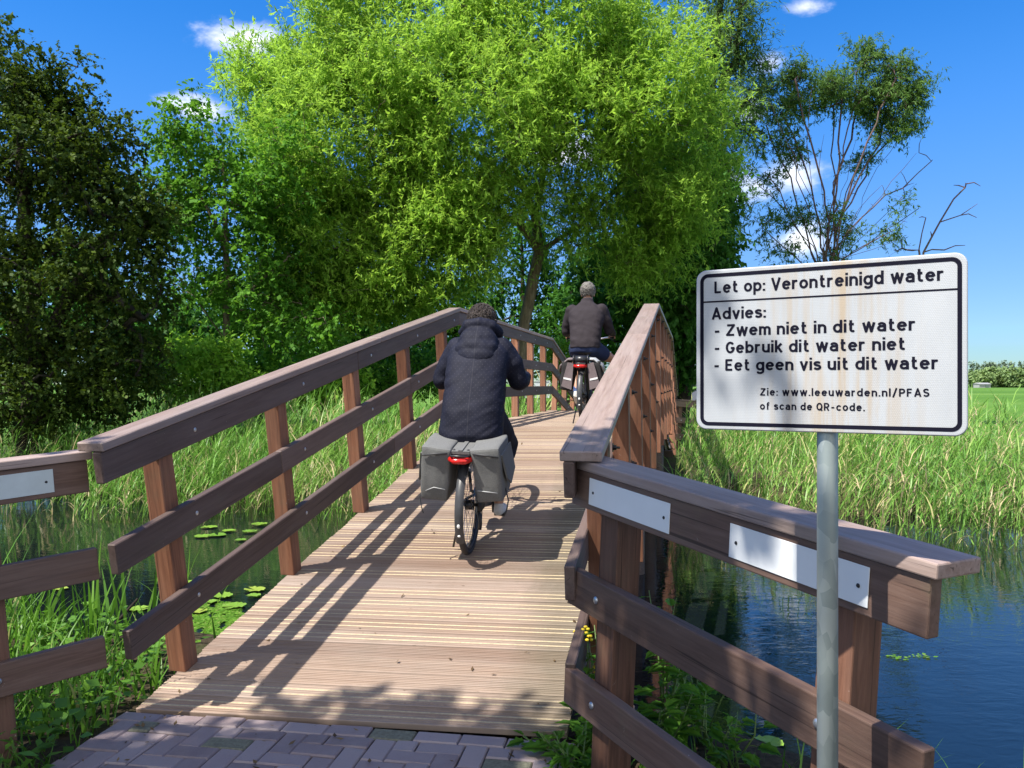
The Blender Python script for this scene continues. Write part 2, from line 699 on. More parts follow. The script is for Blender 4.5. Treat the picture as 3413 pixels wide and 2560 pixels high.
def build_water():
    pts = [W(-400, 4.0, WZ), W(400, 4.0, WZ), W(400, 15.6, WZ), W(-400, 15.6, WZ)]
    me = np_mesh('water', [tuple(p) for p in pts], np.array([[0, 1, 2, 3]]))
    m, nt, b, out = mat('canal_water')
    b.inputs['Base Color'].default_value = (0.005, 0.008, 0.010, 1)
    b.inputs['Roughness'].default_value = 0.015
    b.inputs['IOR'].default_value = 1.5
    b.inputs['Specular IOR Level'].default_value = 0.5
    t = nn(nt, 'ShaderNodeTexCoord')
    r1 = noise_n(nt, mapping(nt, t.outputs['Object'], (5.5, 11, 1)), 1.0, 3, 0.5, 0.6)
    r2 = noise_n(nt, mapping(nt, t.outputs['Object'], (1.2, 2.2, 1)), 1.0, 2, 0.5)
    patch = noise_n(nt, mapping(nt, t.outputs['Object'], (0.35, 0.5, 1)), 1.0, 2, 0.5)
    mul = nn(nt, 'ShaderNodeMath', operation='MULTIPLY')
    nt.links.new(r1, mul.inputs[0])
    nt.links.new(maprange(nt, patch, 0.38, 0.62, 0.25, 1.0), mul.inputs[1])
    ad = nn(nt, 'ShaderNodeMath', operation='ADD')
    nt.links.new(mul.outputs[0], ad.inputs[0])
    nt.links.new(r2, ad.inputs[1])
    bump(nt, b, ad.outputs[0], 0.17, 0.02)
    o = link('water', me, m)
    tag(o, 'dark canal water with small ripples under the bridge', kind='structure')


build_water()


def build_pavement():
    """clinker bricks: a row of stretchers along the deck, herringbone behind it"""
    rng = random.Random(4)
    mb = MB()
    A = R(-9.2)
    org = Vector((-1.86, 4.04, 0))
    ex, ey = Vector((math.cos(A), math.sin(A), 0)), Vector((-math.sin(A), math.cos(A), 0))
    zt = -0.008
    L, B, g = 0.212, 0.106, 0.005

    def brick(x0, y0, w, h):
        x0 += rng.uniform(-.0015, .0015)
        y0 += rng.uniform(-.0015, .0015)
        w -= g
        h -= g
        dz = rng.uniform(-.004, .003)
        tl = (rng.uniform(-.003, .003), rng.uniform(-.003, .003))
        ch = 0.006
        vs = []
        for (ins, z) in ((0, -.06), (0, -.007), (ch, 0)):
            for (cx, cy) in ((x0 + ins, y0 + ins), (x0 + w - ins, y0 + ins), (x0 + w - ins, y0 + h - ins), (x0 + ins, y0 + h - ins)):
                zz = zt + dz + z + tl[0] * (cx - x0) / w + tl[1] * (cy - y0) / h
                vs.append(org + ex * cx + ey * cy + Vector((0, 0, zz)))
        fs = [(8, 9, 10, 11)]
        for q in (0, 4):
            for k in range(4):
                fs.append((q + k, q + (k + 1) % 4, q + 4 + (k + 1) % 4, q + 4 + k))
        mb.tint = rng.random()
        mb.mat = 1 if rng.random() < 0.05 else 0
        mb.add(vs, fs)

    Wd = 2.16
    x = -0.04
    while x < Wd:                                  # edge row
        brick(x, -B, min(L, Wd - x + .02), B)
        x += L
    # 90 degree herringbone on a square lattice of half bricks
    for j in range(-36, -1):
        for i in range(-1, 22):
            k = (i - j) % 4
            if k == 0:
                x0, y0, w, h = i * B, j * B, L, B
            elif k == 2:
                x0, y0, w, h = i * B, (j - 1) * B, B, L
            else:
                continue
            if j == -36 or x0 + w < 0.02 or x0 > Wd - 0.04:
                continue
            if x0 < 0:
                w, x0 = w + x0, 0.0
            w = min(w, Wd - x0)
            brick(x0, y0, w, h)
    for i in range(-1, 22):                        # halves where a standing brick would reach into the edge row
        if (i + 1) % 4 == 2 and i * B > 0:
            brick(i * B, -2 * B, B, B)
    m, nt, b, out = mat('clinker_brick')
    at = nn(nt, 'ShaderNodeAttribute')
    at.attribute_name = 'tint'
    t = nn(nt, 'ShaderNodeTexCoord')
    f = noise_n(nt, t.outputs['Object'], 9, 6, 0.65)
    f2 = noise_n(nt, t.outputs['Object'], 90, 4, 0.6)
    c = ramp(nt, at.outputs['Fac'], [(0.0, (0.19, 0.142, 0.142)), (0.5, (0.26, 0.20, 0.20)), (1.0, (0.335, 0.27, 0.262))])
    c = mixc(nt, maprange(nt, f, 0.4, 0.75, 0, 0.55), c, (0.30, 0.255, 0.25))
    c = mixc(nt, maprange(nt, f2, 0.60, 0.78, 0, 0.45), c, (0.08, 0.065, 0.06))
    sc = noise_n(nt, mapping(nt, t.outputs['Object'], (60, 60, 60)), 1.0, 2, 0.9, 4.0)
    c = mixc(nt, maprange(nt, sc, 0.66, 0.72, 0, 0.5), c, (0.38, 0.34, 0.34))
    nt.links.new(c, b.inputs['Base Color'])
    b.inputs['Roughness'].default_value = 0.6
    bump(nt, b, f2, 0.25, 0.004)
    m2 = plain('mossy_brick', (0.17, 0.165, 0.115), 0.85, 0, 0.3, 60, 0.3, 0.4)
    o = mb.obj('pavement', [m, m2])
    tag(o, 'purple grey brick paving laid in herringbone before the deck', kind='structure')


build_pavement()


def build_road():
    sv = np.concatenate([np.arange(20.9, 60, 1.0), np.arange(60, 400, 8.0)])
    vs, fs = [], []
    for k, s in enumerate(sv):
        for t in (-2.75, -1.6, -0.45):
            vs.append(tuple(W(t + max(0, s - 45) * 0.02, s, -0.012 + (0.01 if t == -1.6 else 0))))
    for k in range(len(sv) - 1):
        for q in range(2):
            a = k * 3 + q
            fs.append((a, a + 1, a + 4, a + 3))
    me = np_mesh('road', vs, np.array(fs))
    m = plain('asphalt', (0.075, 0.076, 0.08), 0.9, 0, 0.3, 25, 0.2, 0.3)
    o = link('road', me, m)
    tag(o, 'grey asphalt cycle path running on beyond the bridge', kind='structure')


build_road()

# ------------------------------------------------------------------ footbridge
bridge = thing('footbridge', 'arched wooden cycle bridge with plank deck and brown timber railings over the canal', 'bridge', BR @ Matrix.Translation((-1.6, S0, 0)))
SKEW = 0.06
TC = -1.60


def build_deck():
    rng = random.Random(11)
    mb = MB()
    wid, gap = 0.139, 0.008
    # profile over one plank (u across 0..wid, h height)
    prof = [(0.0, -0.030), (0.0, -0.003), (0.003, 0.0)]
    marks = []
    ng = 8
    strip_at = (2, 5)
    pitch = (wid - 0.012) / ng
    u = 0.006
    for k in range(ng):
        prof += [(u + 0.0045, 0.0), (u + 0.0060, -0.004), (u + pitch - 0.0022, -0.004), (u + pitch - 0.0008, 0.0)] if k not in strip_at else \
                [(u + 0.0030, 0.0), (u + 0.0035, 0.0006), (u + pitch - 0.0030, 0.0006), (u + pitch - 0.0025, 0.0)]
        if k in strip_at:
            marks.append(len(prof) - 3)
        u += pitch
    prof += [(wid - 0.003, 0.0), (wid, -0.003), (wid, -0.030)]
    npf = len(prof)
    seglen = [math.hypot(PATH[i + 1][0] - PATH[i][0], PATH[i + 1][1] - PATH[i][1]) for i in range(3)]
    for sgi in range(3):
        (sa, za), (sb, zb) = PATH[sgi], PATH[sgi + 1]
        ds, dz = (sb - sa) / seglen[sgi], (zb - za) / seglen[sgi]
        nb = int(round(seglen[sgi] / (wid + gap)))
        step = seglen[sgi] / nb
        for k in range(nb):
            p0 = k * step + (0.03 if sgi == 0 else 0) * (1 - k / nb)
            stripes = rng.random() > 0.16
            tl = -2.69 + rng.uniform(-.006, .006)
            tr = -0.56 + rng.uniform(-.006, .006)
            dh = rng.uniform(-.0015, .0015)
            vs = []
            for t in (tl, tr):
                for (uu, h) in prof:
                    if not stripes and h > 0.0001:
                        h = -0.004
                    a = p0 + uu * (step - gap) / wid
                    s = sa + ds * a - dz * (h + dh) + SKEW * (t - TC) * ds
                    z = za + dz * a + ds * (h + dh) + SKEW * (t - TC) * dz
                    vs.append(BR @ Vector((t, s, z)))
            base_t = rng.random()
            for q in range(npf):
                q2 = (q + 1) % npf
                mb.tint = base_t
                mb.mat = 1 if (stripes and q in marks) else 0
                mb.add([vs[q], vs[npf + q], vs[npf + q2], vs[q2]], [(0, 1, 2, 3)])
            mb.mat = 0
            mb.add(vs[:npf], [tuple(range(npf))])
            mb.add(vs[npf:], [tuple(range(npf - 1, -1, -1))])
    m, nt, b, out = mat('deck_plank')
    at = nn(nt, 'ShaderNodeAttribute')
    at.attribute_name = 'tint'
    t = nn(nt, 'ShaderNodeTexCoord')
    g = mapping(nt, t.outputs['Object'], (1.4, 55, 55))
    cmb = nn(nt, 'ShaderNodeCombineXYZ')
    mu = nn(nt, 'ShaderNodeMath', operation='MULTIPLY')
    nt.links.new(at.outputs['Fac'], mu.inputs[0])
    mu.inputs[1].default_value = 50
    nt.links.new(mu.outputs[0], cmb.inputs[0])
    va = nn(nt, 'ShaderNodeVectorMath', operation='ADD')
    nt.links.new(g, va.inputs[0])
    nt.links.new(cmb.outputs[0], va.inputs[1])
    fine = noise_n(nt, va.outputs[0], 1.0, 6, 0.65)
    broad = noise_n(nt, mapping(nt, t.outputs['Object'], (1.1, 5, 5)), 1.0, 4, 0.6)
    c = ramp(nt, at.outputs['Fac'], [(0.0, (0.22, 0.15, 0.116)), (0.35, (0.295, 0.215, 0.165)), (0.7, (0.35, 0.262, 0.205)), (1.0, (0.38, 0.30, 0.25))])
    c = mixc(nt, maprange(nt, fine, 0.3, 0.7), mixc(nt, 0.45, c, (0.16, 0.10, 0.07)), c)
    c = mixc(nt, maprange(nt, broad, 0.45, 0.75, 0, 0.5), c, (0.31, 0.265, 0.23))
    dirt = noise_n(nt, mapping(nt, t.outputs['Object'], (2.2, 1.1, 1)), 1.0, 6, 0.68, 0.5)
    c = mixc(nt, maprange(nt, dirt, 0.50, 0.72, 0, 0.45), c, (0.21, 0.165, 0.125))
    spx = nn(nt, 'ShaderNodeSeparateXYZ')
    nt.links.new(t.outputs['Object'], spx.inputs[0])
    exx = nn(nt, 'ShaderNodeMath', operation='ADD')
    nt.links.new(spx.outputs['X'], exx.inputs[0])
    exx.inputs[1].default_value = 1.62
    axx = nn(nt, 'ShaderNodeMath', operation='ABSOLUTE')
    nt.links.new(exx.outputs[0], axx.inputs[0])
    rag = nn(nt, 'ShaderNodeMath', operation='MULTIPLY_ADD')
    nt.links.new(dirt, rag.inputs[0])
    rag.inputs[1].default_value = 0.5
    nt.links.new(axx.outputs[0], rag.inputs[2])
    c = mixc(nt, maprange(nt, rag.outputs[0], 1.10, 1.36, 0, 0.55), c, (0.125, 0.115, 0.075))
    knots = noise_n(nt, mapping(nt, t.outputs['Object'], (9, 60, 9)), 1.0, 2, 0.6, 1.0)
    c = mixc(nt, maprange(nt, knots, 0.70, 0.76, 0, 0.6), c, (0.13, 0.085, 0.055))
    nt.links.new(c, b.inputs['Base Color'])
    b.inputs['Roughness'].default_value = 0.75
    b.inputs['Specular IOR Level'].default_value = 0.25
    bump(nt, b, fine, 0.4, 0.003)
    m2 = plain('grip_strip', (0.46, 0.37, 0.23), 0.9, 0, 0.22, 60, 0.1, 0.3)
    # re-express in the deck's own axes so the grain runs along each plank
    me = mb.mesh('deck')
    Mw = BR @ Matrix.Rotation(math.atan(SKEW), 4, 'Z')
    me.transform(Mw.inverted())
    link('deck', me, [m, m2], bridge, Mw)


build_deck()


def offset_path(path, h):
    out = []
    n = len(path)
    nrm = []
    for i in range(n - 1):
        dx, dz = path[i + 1][0] - path[i][0], path[i + 1][1] - path[i][1]
        l = math.hypot(dx, dz)
        nrm.append((-dz / l, dx / l))
    for i in range(n):
        if i == 0:
            a = nrm[0]
            out.append((path[0][0] + a[0] * h, path[0][1] + a[1] * h))
        elif i == n - 1:
            a = nrm[-1]
            out.append((path[i][0] + a[0] * h, path[i][1] + a[1] * h))
        else:
            a, b = nrm[i - 1], nrm[i]
            k = h / (1 + a[0] * b[0] + a[1] * b[1])
            out.append((path[i][0] + (a[0] + b[0]) * k, path[i][1] + (a[1] + b[1]) * k))
    return out


RP = [(3.47, (3.47 - S0) * SL), (S1, ZT), (S2, ZT), (21.12, ZT - (21.12 - S2) * SL)]


def rail_boards(name, h0, h1, t0, t1, splices, parent, m, bolts=None, bolt_t=None, bolt_dir=1):
    lo, hi = offset_path(RP, h0), offset_path(RP, h1)
    for i in range(3):
        cuts = [0.0] + splices.get(i, []) + [1.0]
        for a, b in zip(cuts[:-1], cuts[1:]):
            def at(pl, f):
                return (pl[i][0] + (pl[i + 1][0] - pl[i][0]) * f, pl[i][1] + (pl[i + 1][1] - pl[i][1]) * f)
            e = 0.0006
            quad = [at(lo, a + e), at(lo, b - e), at(hi, b - e), at(hi, a + e)]
            cx = sum(q[0] for q in quad) / 4
            cz = sum(q[1] for q in quad) / 4
            d = Vector((0, RP[i + 1][0] - RP[i][0], RP[i + 1][1] - RP[i][1])).normalized()
            Ml = frame_M((0.5 * (t0 + t1), cx, cz), d, ydir=(-1, 0, 0))
            Mi = Ml.inverted()
            poly = []
            for q in quad:
                p = Mi @ Vector((0.5 * (t0 + t1), q[0], q[1]))
                poly.append((p.x, p.z))
            hw = abs(t1 - t0) / 2
            me = prism_mesh(name, poly, -hw, hw, 0.005, 1)
            o = link(name, me, [m, M_BOLT], parent, BR @ Ml)
            if bolts:
                # round bolt heads, part of the board
                bm = bmesh.new()
                bm.from_mesh(me)
                for (bs, bh) in bolts:
                    pl = offset_path(RP, bh)
                    if not (at(lo, a)[0] <= bs <= at(lo, b)[0]):
                        continue
                    f = (bs - pl[i][0]) / (pl[i + 1][0] - pl[i][0])
                    z = pl[i][1] + (pl[i + 1][1] - pl[i][1]) * f
                    for (ox, tt, dd) in ((0, t1 if bolt_dir > 0 else t0, 1),):
                        c = Mi @ Vector((tt, bs, z))
                        sgn = 1 if (Mi.to_3x3() @ Vector((bolt_dir, 0, 0))).y > 0 else -1
                        ret = bmesh.ops.create_uvsphere(bm, u_segments=10, v_segments=6, radius=0.012)
                        for v in ret['verts']:
                            v.co = Vector((c.x + v.co.x, c.y + sgn * 0.001 + v.co.y * 0.45, c.z + v.co.z))
                        for v in ret['verts']:
                            for fc in v.link_faces:
                                fc.material_index = 1
                bm.to_mesh(me)
                bm.free()


POST_S = [3.96 + 1.22 * k for k in range(14)]


def post_frame(sp):
    if sp < S1 - 0.1:
        a = math.atan(SL)
    elif sp > S2 + 0.1:
        a = -math.atan(SL)
    else:
        a = 0.0
    return a, deck_z(sp)


def build_railing(side):
    r = thing('railing', None, None, BR @ Matrix.Translation((-2.66 if side < 0 else -0.46, S0, 0)))
    r.parent = bridge
    r.matrix_basis = WM[bridge.name].inverted() @ WM[r.name]
    if side < 0:
        ri, ro, pi, po, lean = -2.575, -2.620, -2.622, -2.722, -0.028
        ci, co = -2.555, -2.69
    else:
        ri, ro, pi, po, lean = -0.525, -0.480, -0.478, -0.378, 0.020
        ci, co = -0.540, -0.372
    bd = -side      # bolts face the deck
    sgn = side

    def tt(t, h):
        return t + lean * h

    def rails(nm, h0, h1, spl):
        hm = (h0 + h1) / 2
        a, b = sorted((tt(ri, hm), tt(ro, hm)))
        rail_boards(nm, h0, h1, a, b, spl, r, M_RAIL, [(s + (0.02 if k % 3 else -0.02), hm) for k, s in enumerate(POST_S)], None, bd)
    rails('rail', 0.32, 0.47, {0: [0.61], 1: [0.5]})
    rails('rail', 0.75, 0.90, {0: [0.27, 0.70], 1: [0.30]})
    rails('fascia_board', 1.19, 1.339, {0: [0.50], 1: [0.72]})
    a, b = sorted((tt(ci, 1.36), tt(co, 1.36)))
    rail_boards('handrail', 1.342, 1.385, a, b, {0: [0.58], 1: [0.45]}, r, M_CAP)
    for k, s in enumerate(POST_S):
        an, z = post_frame(s)
        hgt = 1.185 + 0.148
        lo = -0.32 if side > 0 else 0.0
        w = abs(po - pi)
        tm = 0.5 * (pi + po)
        # local z up the post
        zd = Vector((lean, -math.sin(an), math.cos(an))).normalized()
        base = Vector((tm, s, z))
        M = frame_M(base + zd * ((hgt + lo) / 2), Vector((1, 0, 0)), zdir=zd)
        me = box_mesh('post', w, 0.115, hgt - lo, 0.005, 2)
        link('post', me, M_POST, r, BR @ M)
        if side > 0:
            # nuts and washers standing out of the outer face
            for h in (0.395, 0.825, 1.265):
                nb = MB()
                c = base + zd * h + Vector((w / 2, 0.02, 0))
                nb.tube([c, c + Vector((0.004, 0, 0))], 0.021, 10)
                nb.tube([c, c + Vector((0.018, 0, 0))], 0.013, 6)
                nb.tube([c, c + Vector((0.034, 0, 0))], 0.006, 6)
                nb.obj('bolt_nut', M_DARKMETAL, r, BR)


build_railing(-1)
build_railing(1)


def build_understructure():
    # three stringers below the planks, cross beams on pairs of piles
    for t in (-2.45, -1.6, -0.66):
        lo, hi = offset_path(PATH, -0.26), offset_path(PATH, -0.034)
        for i in range(3):
            quad = [lo[i], lo[i + 1], hi[i + 1], hi[i]]
            cx = sum(q[0] for q in quad) / 4
            cz = sum(q[1] for q in quad) / 4
            d = Vector((0, PATH[i + 1][0] - PATH[i][0], PATH[i + 1][1] - PATH[i][1])).normalized()
            Ml = frame_M((t, cx, cz), d, ydir=(-1, 0, 0))
            poly = [((Ml.inverted() @ Vector((t, q[0], q[1]))).x, (Ml.inverted() @ Vector((t, q[0], q[1]))).z) for q in quad]
            link('stringer', prism_mesh('stringer', poly, -0.06, 0.06, 0.005), M_BEAM, bridge, BR @ Ml)
    for s in (5.3, 9.19, 12.3, 15.4, 19.2):
        z = deck_z(s) - 0.275
        link('cross_beam', box_mesh('cross_beam', 2.30, 0.20, 0.22, 0.008), M_BEAM, bridge, BR @ Matrix.Translation((-1.58, s, z - 0.11)))
        for t in (-2.45, -0.62):
            mb = MB()
            mb.tube([(0, 0, -1.5), (0, 0, z - 0.22)], [0.11, 0.105], 14)
            mb.obj('pile', M_BEAM, bridge, BR @ Matrix.Translation((t, s, 0)), True)
    # plank abutment holding back the near bank
    for k in range(5):
        link('abutment_plank', box_mesh('abutment_plank', 2.5, 0.06, 0.148, 0.005), M_BEAM, bridge, BR @ Matrix.Translation((-1.55, 4.42, -0.20 - 0.152 * k)))


build_understructure()

# ------------------------------------------------------------------ approach fences with reflector plates
M_PLATE = plain('white_plate', (0.74, 0.76, 0.77), 0.22, 0.0, 0.03, 6, 0.5)
M_PLATE_GREY = plain('grey_plate', (0.52, 0.58, 0.58), 0.35, 0.0, 0.06, 12, 0.4)  # greyer and rougher than the white plates


def build_fence(label, A, B, z_off, plates, posts, side, plate_mat, far=False):
    """A, B: front top corners of the cap (world), boards on the viewer's side"""
    A, B = Vector(A), Vector(B)
    d = (B - A).normalized()
    L = (B - A).length
    n = Vector((d.y, -d.x, 0)).normalized()
    if n.dot(Vector((side[0], side[1], 0))) < 0:
        n = -n                                    # n points to the viewer
    up = d.cross(n)
    if up.z < 0:
        up = -up
    root = thing('wooden_fence', label, 'fence', Matrix.Translation(Vector((A.x, A.y, -0.1))))
    Mb = frame_M(A, d, zdir=up)
    sy = 1 if (Mb.to_3x3() @ Vector((0, 1, 0))).dot(n) > 0 else -1

    def put(name, x0, x1, y0, y1, z0, z1, m, bevel=0.005):
        me = box_mesh(name, x1 - x0, abs(y1 - y0), z1 - z0, bevel, 2 if bevel > 0.003 else 1)
        return link(name, me, m, root, Mb @ Matrix.Translation(((x0 + x1) / 2, sy * (y0 + y1) / 2, (z0 + z1) / 2)))
    put('handrail', 0, L + 0.01, -0.155, 0.012, -0.040, 0, M_CAP if not far else M_RAIL)
    put('fascia_board', 0.004, L - 0.012, -0.045, 0.0, -0.192, -0.042, M_FENCE)
    for z in (-0.46, -0.885):
        b = put('rail', 0.0, L, -0.045, 0.0, z - 0.150, z, M_FENCE)
        for k in posts:
            mb = MB()
            mb.ellipsoid((k * L, sy * 0.001, z - 0.075), (0.015, 0.007, 0.015), nu=12, nv=8)
            mb.obj('bolt_head', M_BOLT, b, Mb, True)
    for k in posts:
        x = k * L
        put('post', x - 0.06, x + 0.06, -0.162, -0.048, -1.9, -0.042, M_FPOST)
    for (k0, k1) in plates:
        p = put('reflector_plate', k0 * L, k1 * L, 0.001, 0.004, -0.168, -0.062, plate_mat, 0.001)
        for kk in (k0 + 0.06 * (k1 - k0), k1 - 0.06 * (k1 - k0)):
            sb = MB()
            sb.ellipsoid((kk * L, sy * 0.005, -0.117), (0.006, 0.003, 0.006), nu=10, nv=6)
            link('screw_head', sb.mesh('screw_head'), M_DARKMETAL, p, Mb)
    return root


build_fence('brown timber fence with two white plates on its top board behind the warning sign',
            (0.25, 3.37, 1.30), (1.0, 1.93, 1.18), 0, [(0.084, 0.395), (0.576, 0.89)], [0.13, 0.806], (-1, -1), M_PLATE)
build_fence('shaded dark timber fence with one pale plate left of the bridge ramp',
            (-3.22, 2.74, 1.16), (-1.975, 3.83, 1.288), 0, [(0.595, 0.905)], [0.30, 0.735], (1, -1), M_PLATE_GREY)
_a, _b = W(-0.42, 21.3, 1.22), W(0.95, 22.4, 1.1)
build_fence('far timber fence leading off the bridge beside the asphalt path', _a, _b, 0, [], [0.13, 0.8], (1, -1), M_PLATE, True)
_a, _b = W(-2.75, 21.3, 1.22), W(-4.1, 22.4, 1.1)
build_fence('far timber fence under the willow trunk at the end of the bridge', _a, _b, 0, [], [0.13, 0.8], (-1, -1), M_PLATE, True)

# ------------------------------------------------------------------ warning sign
M_GALV = None


def galv_mat():
    m, nt, b, out = mat('galvanised_steel')
    t = nn(nt, 'ShaderNodeTexCoord')
    v = nn(nt, 'ShaderNodeTexVoronoi', feature='F1')
    v.inputs['Scale'].default_value = 34
    nt.links.new(mapping(nt, t.outputs['Object'], (1, 1, 0.5)), v.inputs['Vector'])
    sp = nn(nt, 'ShaderNodeSeparateColor')
    nt.links.new(v.outputs['Color'], sp.inputs[0])
    f = noise_n(nt, t.outputs['Object'], 9, 5, 0.65)
    c = ramp(nt, sp.outputs[0], [(0, (0.25, 0.30, 0.30)), (1, (0.37, 0.42, 0.42))])
    c = mixc(nt, maprange(nt, f, 0.42, 0.72, 0, 0.6), c, (0.33, 0.38, 0.36))
    nt.links.new(c, b.inputs['Base Color'])
    b.inputs['Metallic'].default_value = 0.55
    nt.links.new(maprange(nt, f, 0.3, 0.7, 0.38, 0.58), b.inputs['Roughness'])
    return m


M_GALV = galv_mat()
M_INK = plain('black_ink', (0.006, 0.006, 0.016), 0.75, 0, 0.1, 40, 0.12)


def rounded_rect(w, h, r, n=8):
    pts = []
    for (cx, cy, a0) in ((w / 2 - r, h / 2 - r, 0), (-w / 2 + r, h / 2 - r, 90), (-w / 2 + r, -h / 2 + r, 180), (w / 2 - r, -h / 2 + r, 270)):
        for k in range(n + 1):
            a = R(a0 + 90 * k / n)
            pts.append((cx + r * math.cos(a), cy + r * math.sin(a)))
    return pts


SW = 0.180          # stroke width for a cap height of 1
XH = 0.735


def _arc(cx, cy, rx, ry, a0, a1, n=14):
    return [(cx + rx * math.cos(R(a0 + (a1 - a0) * k / n)), cy + ry * math.sin(R(a0 + (a1 - a0) * k / n))) for k in range(n + 1)]


def _glyphs():
    h, X = SW / 2, XH
    ry, cy = (X - SW) / 2, X / 2
    ring = _arc(.22, cy, .22, ry, 0, 360, 28)
    g = {}
    g['o'] = (.44, [ring])
    g['e'] = (.44, [[(0, .385), (.44, .385)], _arc(.22, cy, .22, ry, 0, 318, 24)])
    g['c'] = (.40, [_arc(.22, cy, .22, ry, 42, 318, 22)])
    g['a'] = (.40, [_arc(.20, .47, .185, X - h - .47, 152, 90, 6) + _arc(.20, .47, .20, X - h - .47, 90, 0, 8) + [(.40, 0)],
                    [(.40, .41), (.18, .41)] + _arc(.18, (.41 + h) / 2, .18, (.41 - h) / 2, 90, 270, 12) + [(.25, h), (.40, .17)]])
    arch = _arc(.2, X - h - .2, .2, .2, 180, 0, 12)
    g['n'] = (.40, [[(0, 0), (0, X)], [(0, .40)] + arch + [(.40, 0)]])
    a1, a2 = _arc(.165, X - h - .17, .165, .17, 180, 0, 10), _arc(.495, X - h - .17, .165, .17, 180, 0, 10)
    g['m'] = (.66, [[(0, 0), (0, X)], [(0, .42)] + a1 + [(.33, 0)], [(.33, .42)] + a2 + [(.66, 0)]])
    g['u'] = (.40, [[(.40, 0), (.40, X)], [(0, X)] + _arc(.2, h + .2, .2, .2, 180, 360, 12)])
    g['r'] = (.26, [[(0, 0), (0, X)], [(0, .40)] + _arc(.2, X - h - .2, .2, .2, 180, 72, 9)])
    g['i'] = (0, [[(0, 0), (0, X)], [(0, .86), (0, 1.02)]])
    g['t'] = (.30, [[(.10, .96)] + _arc(.25, h + .15, .15, .15, 180, 275, 8) + [(.31, h)], [(-.02, X - h), (.30, X - h)]])
    g['l'] = (0, [[(0, 0), (0, 1.02)]])
    g['p'] = (.44, [[(0, X), (0, -.28)], ring])
    g['b'] = (.44, [[(0, 0), (0, 1.02)], ring])
    g['d'] = (.44, [[(.44, 0), (.44, 1.02)], ring])
    g['g'] = (.44, [ring, [(.44, X)] + _arc(.22, -.02, .22, .19, 0, -150, 12)])
    g['k'] = (.40, [[(0, 0), (0, 1.02)], [(.0, .27), (.38, X)], [(.15, .42), (.41, 0)]])
    g['s'] = (.36, [_arc(.18, (X + .0) * .71, .175, X - h - X * .71, 28, 270, 16) + _arc(.18, .235, .19, .235 - h, 90, -152, 16)])
    g['v'] = (.42, [[(0, X), (.21, .03), (.42, X)]])
    g['w'] = (.68, [[(0, X), (.17, .03), (.34, X), (.51, .03), (.68, X)]])
    g['f'] = (.28, [[(.09, 0)] + _arc(.26, .83, .17, 1.02 - h - .83, 180, 88, 8), [(-.03, X - h), (.27, X - h)]])
    g['Z'] = (.50, [[(0, 1 - h), (.50, 1 - h), (.0, h), (.52, h)]])
    g['L'] = (.40, [[(0, 1), (0, h), (.42, h)]])
    g['V'] = (.54, [[(0, 1), (.27, .03), (.54, 1)]])
    g['A'] = (.56, [[(0, 0), (.28, .97), (.56, 0)], [(.10, .29), (.46, .29)]])
    g['G'] = (.52, [_arc(.26, .5, .26, .5 - h, 40, 335, 24) + [(.52, .45), (.30, .45)]])
    g['E'] = (.42, [[(.44, 1 - h), (0, 1 - h), (0, h), (.44, h)], [(0, .52), (.38, .52)]])
    g['F'] = (.40, [[(.42, 1 - h), (0, 1 - h), (0, 0)], [(0, .50), (.37, .50)]])
    bowl = [(.22, 1 - h)] + _arc(.24, (1 - h + .45) / 2, .21, (1 - h - .45) / 2, 90, -90, 12)
    g['P'] = (.45, [[(0, 0), (0, 1 - h)] + bowl + [(0, .45)]])
    g['R'] = (.46, [[(0, 0), (0, 1 - h)] + bowl + [(0, .45)], [(.22, .45), (.47, 0)]])
    g['S'] = (.44, [_arc(.22, .715, .21, 1 - h - .715, 28, 270, 16) + _arc(.22, .295, .23, .295 - h, 90, -152, 16)])
    g['Q'] = (.54, [_arc(.27, .5, .27, .5 - h, 0, 360, 30), [(.34, .27), (.58, -.03)]])
    g[':'] = (0, [[(0, 0), (0, .16)], [(0, .48), (0, .64)]])
    g['.'] = (0, [[(0, 0), (0, .16)]])
    g['/'] = (.36, [[(0, -.1), (.36, 1.06)]])
    g['-'] = (.30, [[(-.02, .40), (.32, .40)]])
    return g


def text_mesh(txt, gap=0.125):
    """uniform-stroke lettering as flat ribbons; cap height 1"""
    G = _glyphs()
    V, F = [], []
    x = 0.0
    h = SW / 2
    for ch in txt:
        if ch == ' ':
            x += 0.34
            continue
        w, strokes = G[ch]
        for st in strokes:
            n = len(st)
            closed = n > 8 and math.hypot(st[0][0] - st[-1][0], st[0][1] - st[-1][1]) < 1e-6
            for k in range(n - 1):
                (ax, ay), (bx, by) = st[k], st[k + 1]
                l = math.hypot(bx - ax, by - ay)
                if l < 1e-6:
                    continue
                nx, ny = -(by - ay) / l * h, (bx - ax) / l * h
                b = len(V)
                V += [(x + ax + nx, ay + ny), (x + ax - nx, ay - ny), (x + bx - nx, by - ny), (x + bx + nx, by + ny)]
                F.append([b, b + 1, b + 2, b + 3])
            joints = st[1:-1] + ([st[0]] if closed else [])
            for (jx, jy) in joints:
                b = len(V)
                V += [(x + jx + h * math.cos(2 * math.pi * q / 14), jy + h * math.sin(2 * math.pi * q / 14)) for q in range(14)]
                F.append([b + q for q in range(14)])
        x += w + SW + gap
    return np.array(V, float), F


CAPH = None


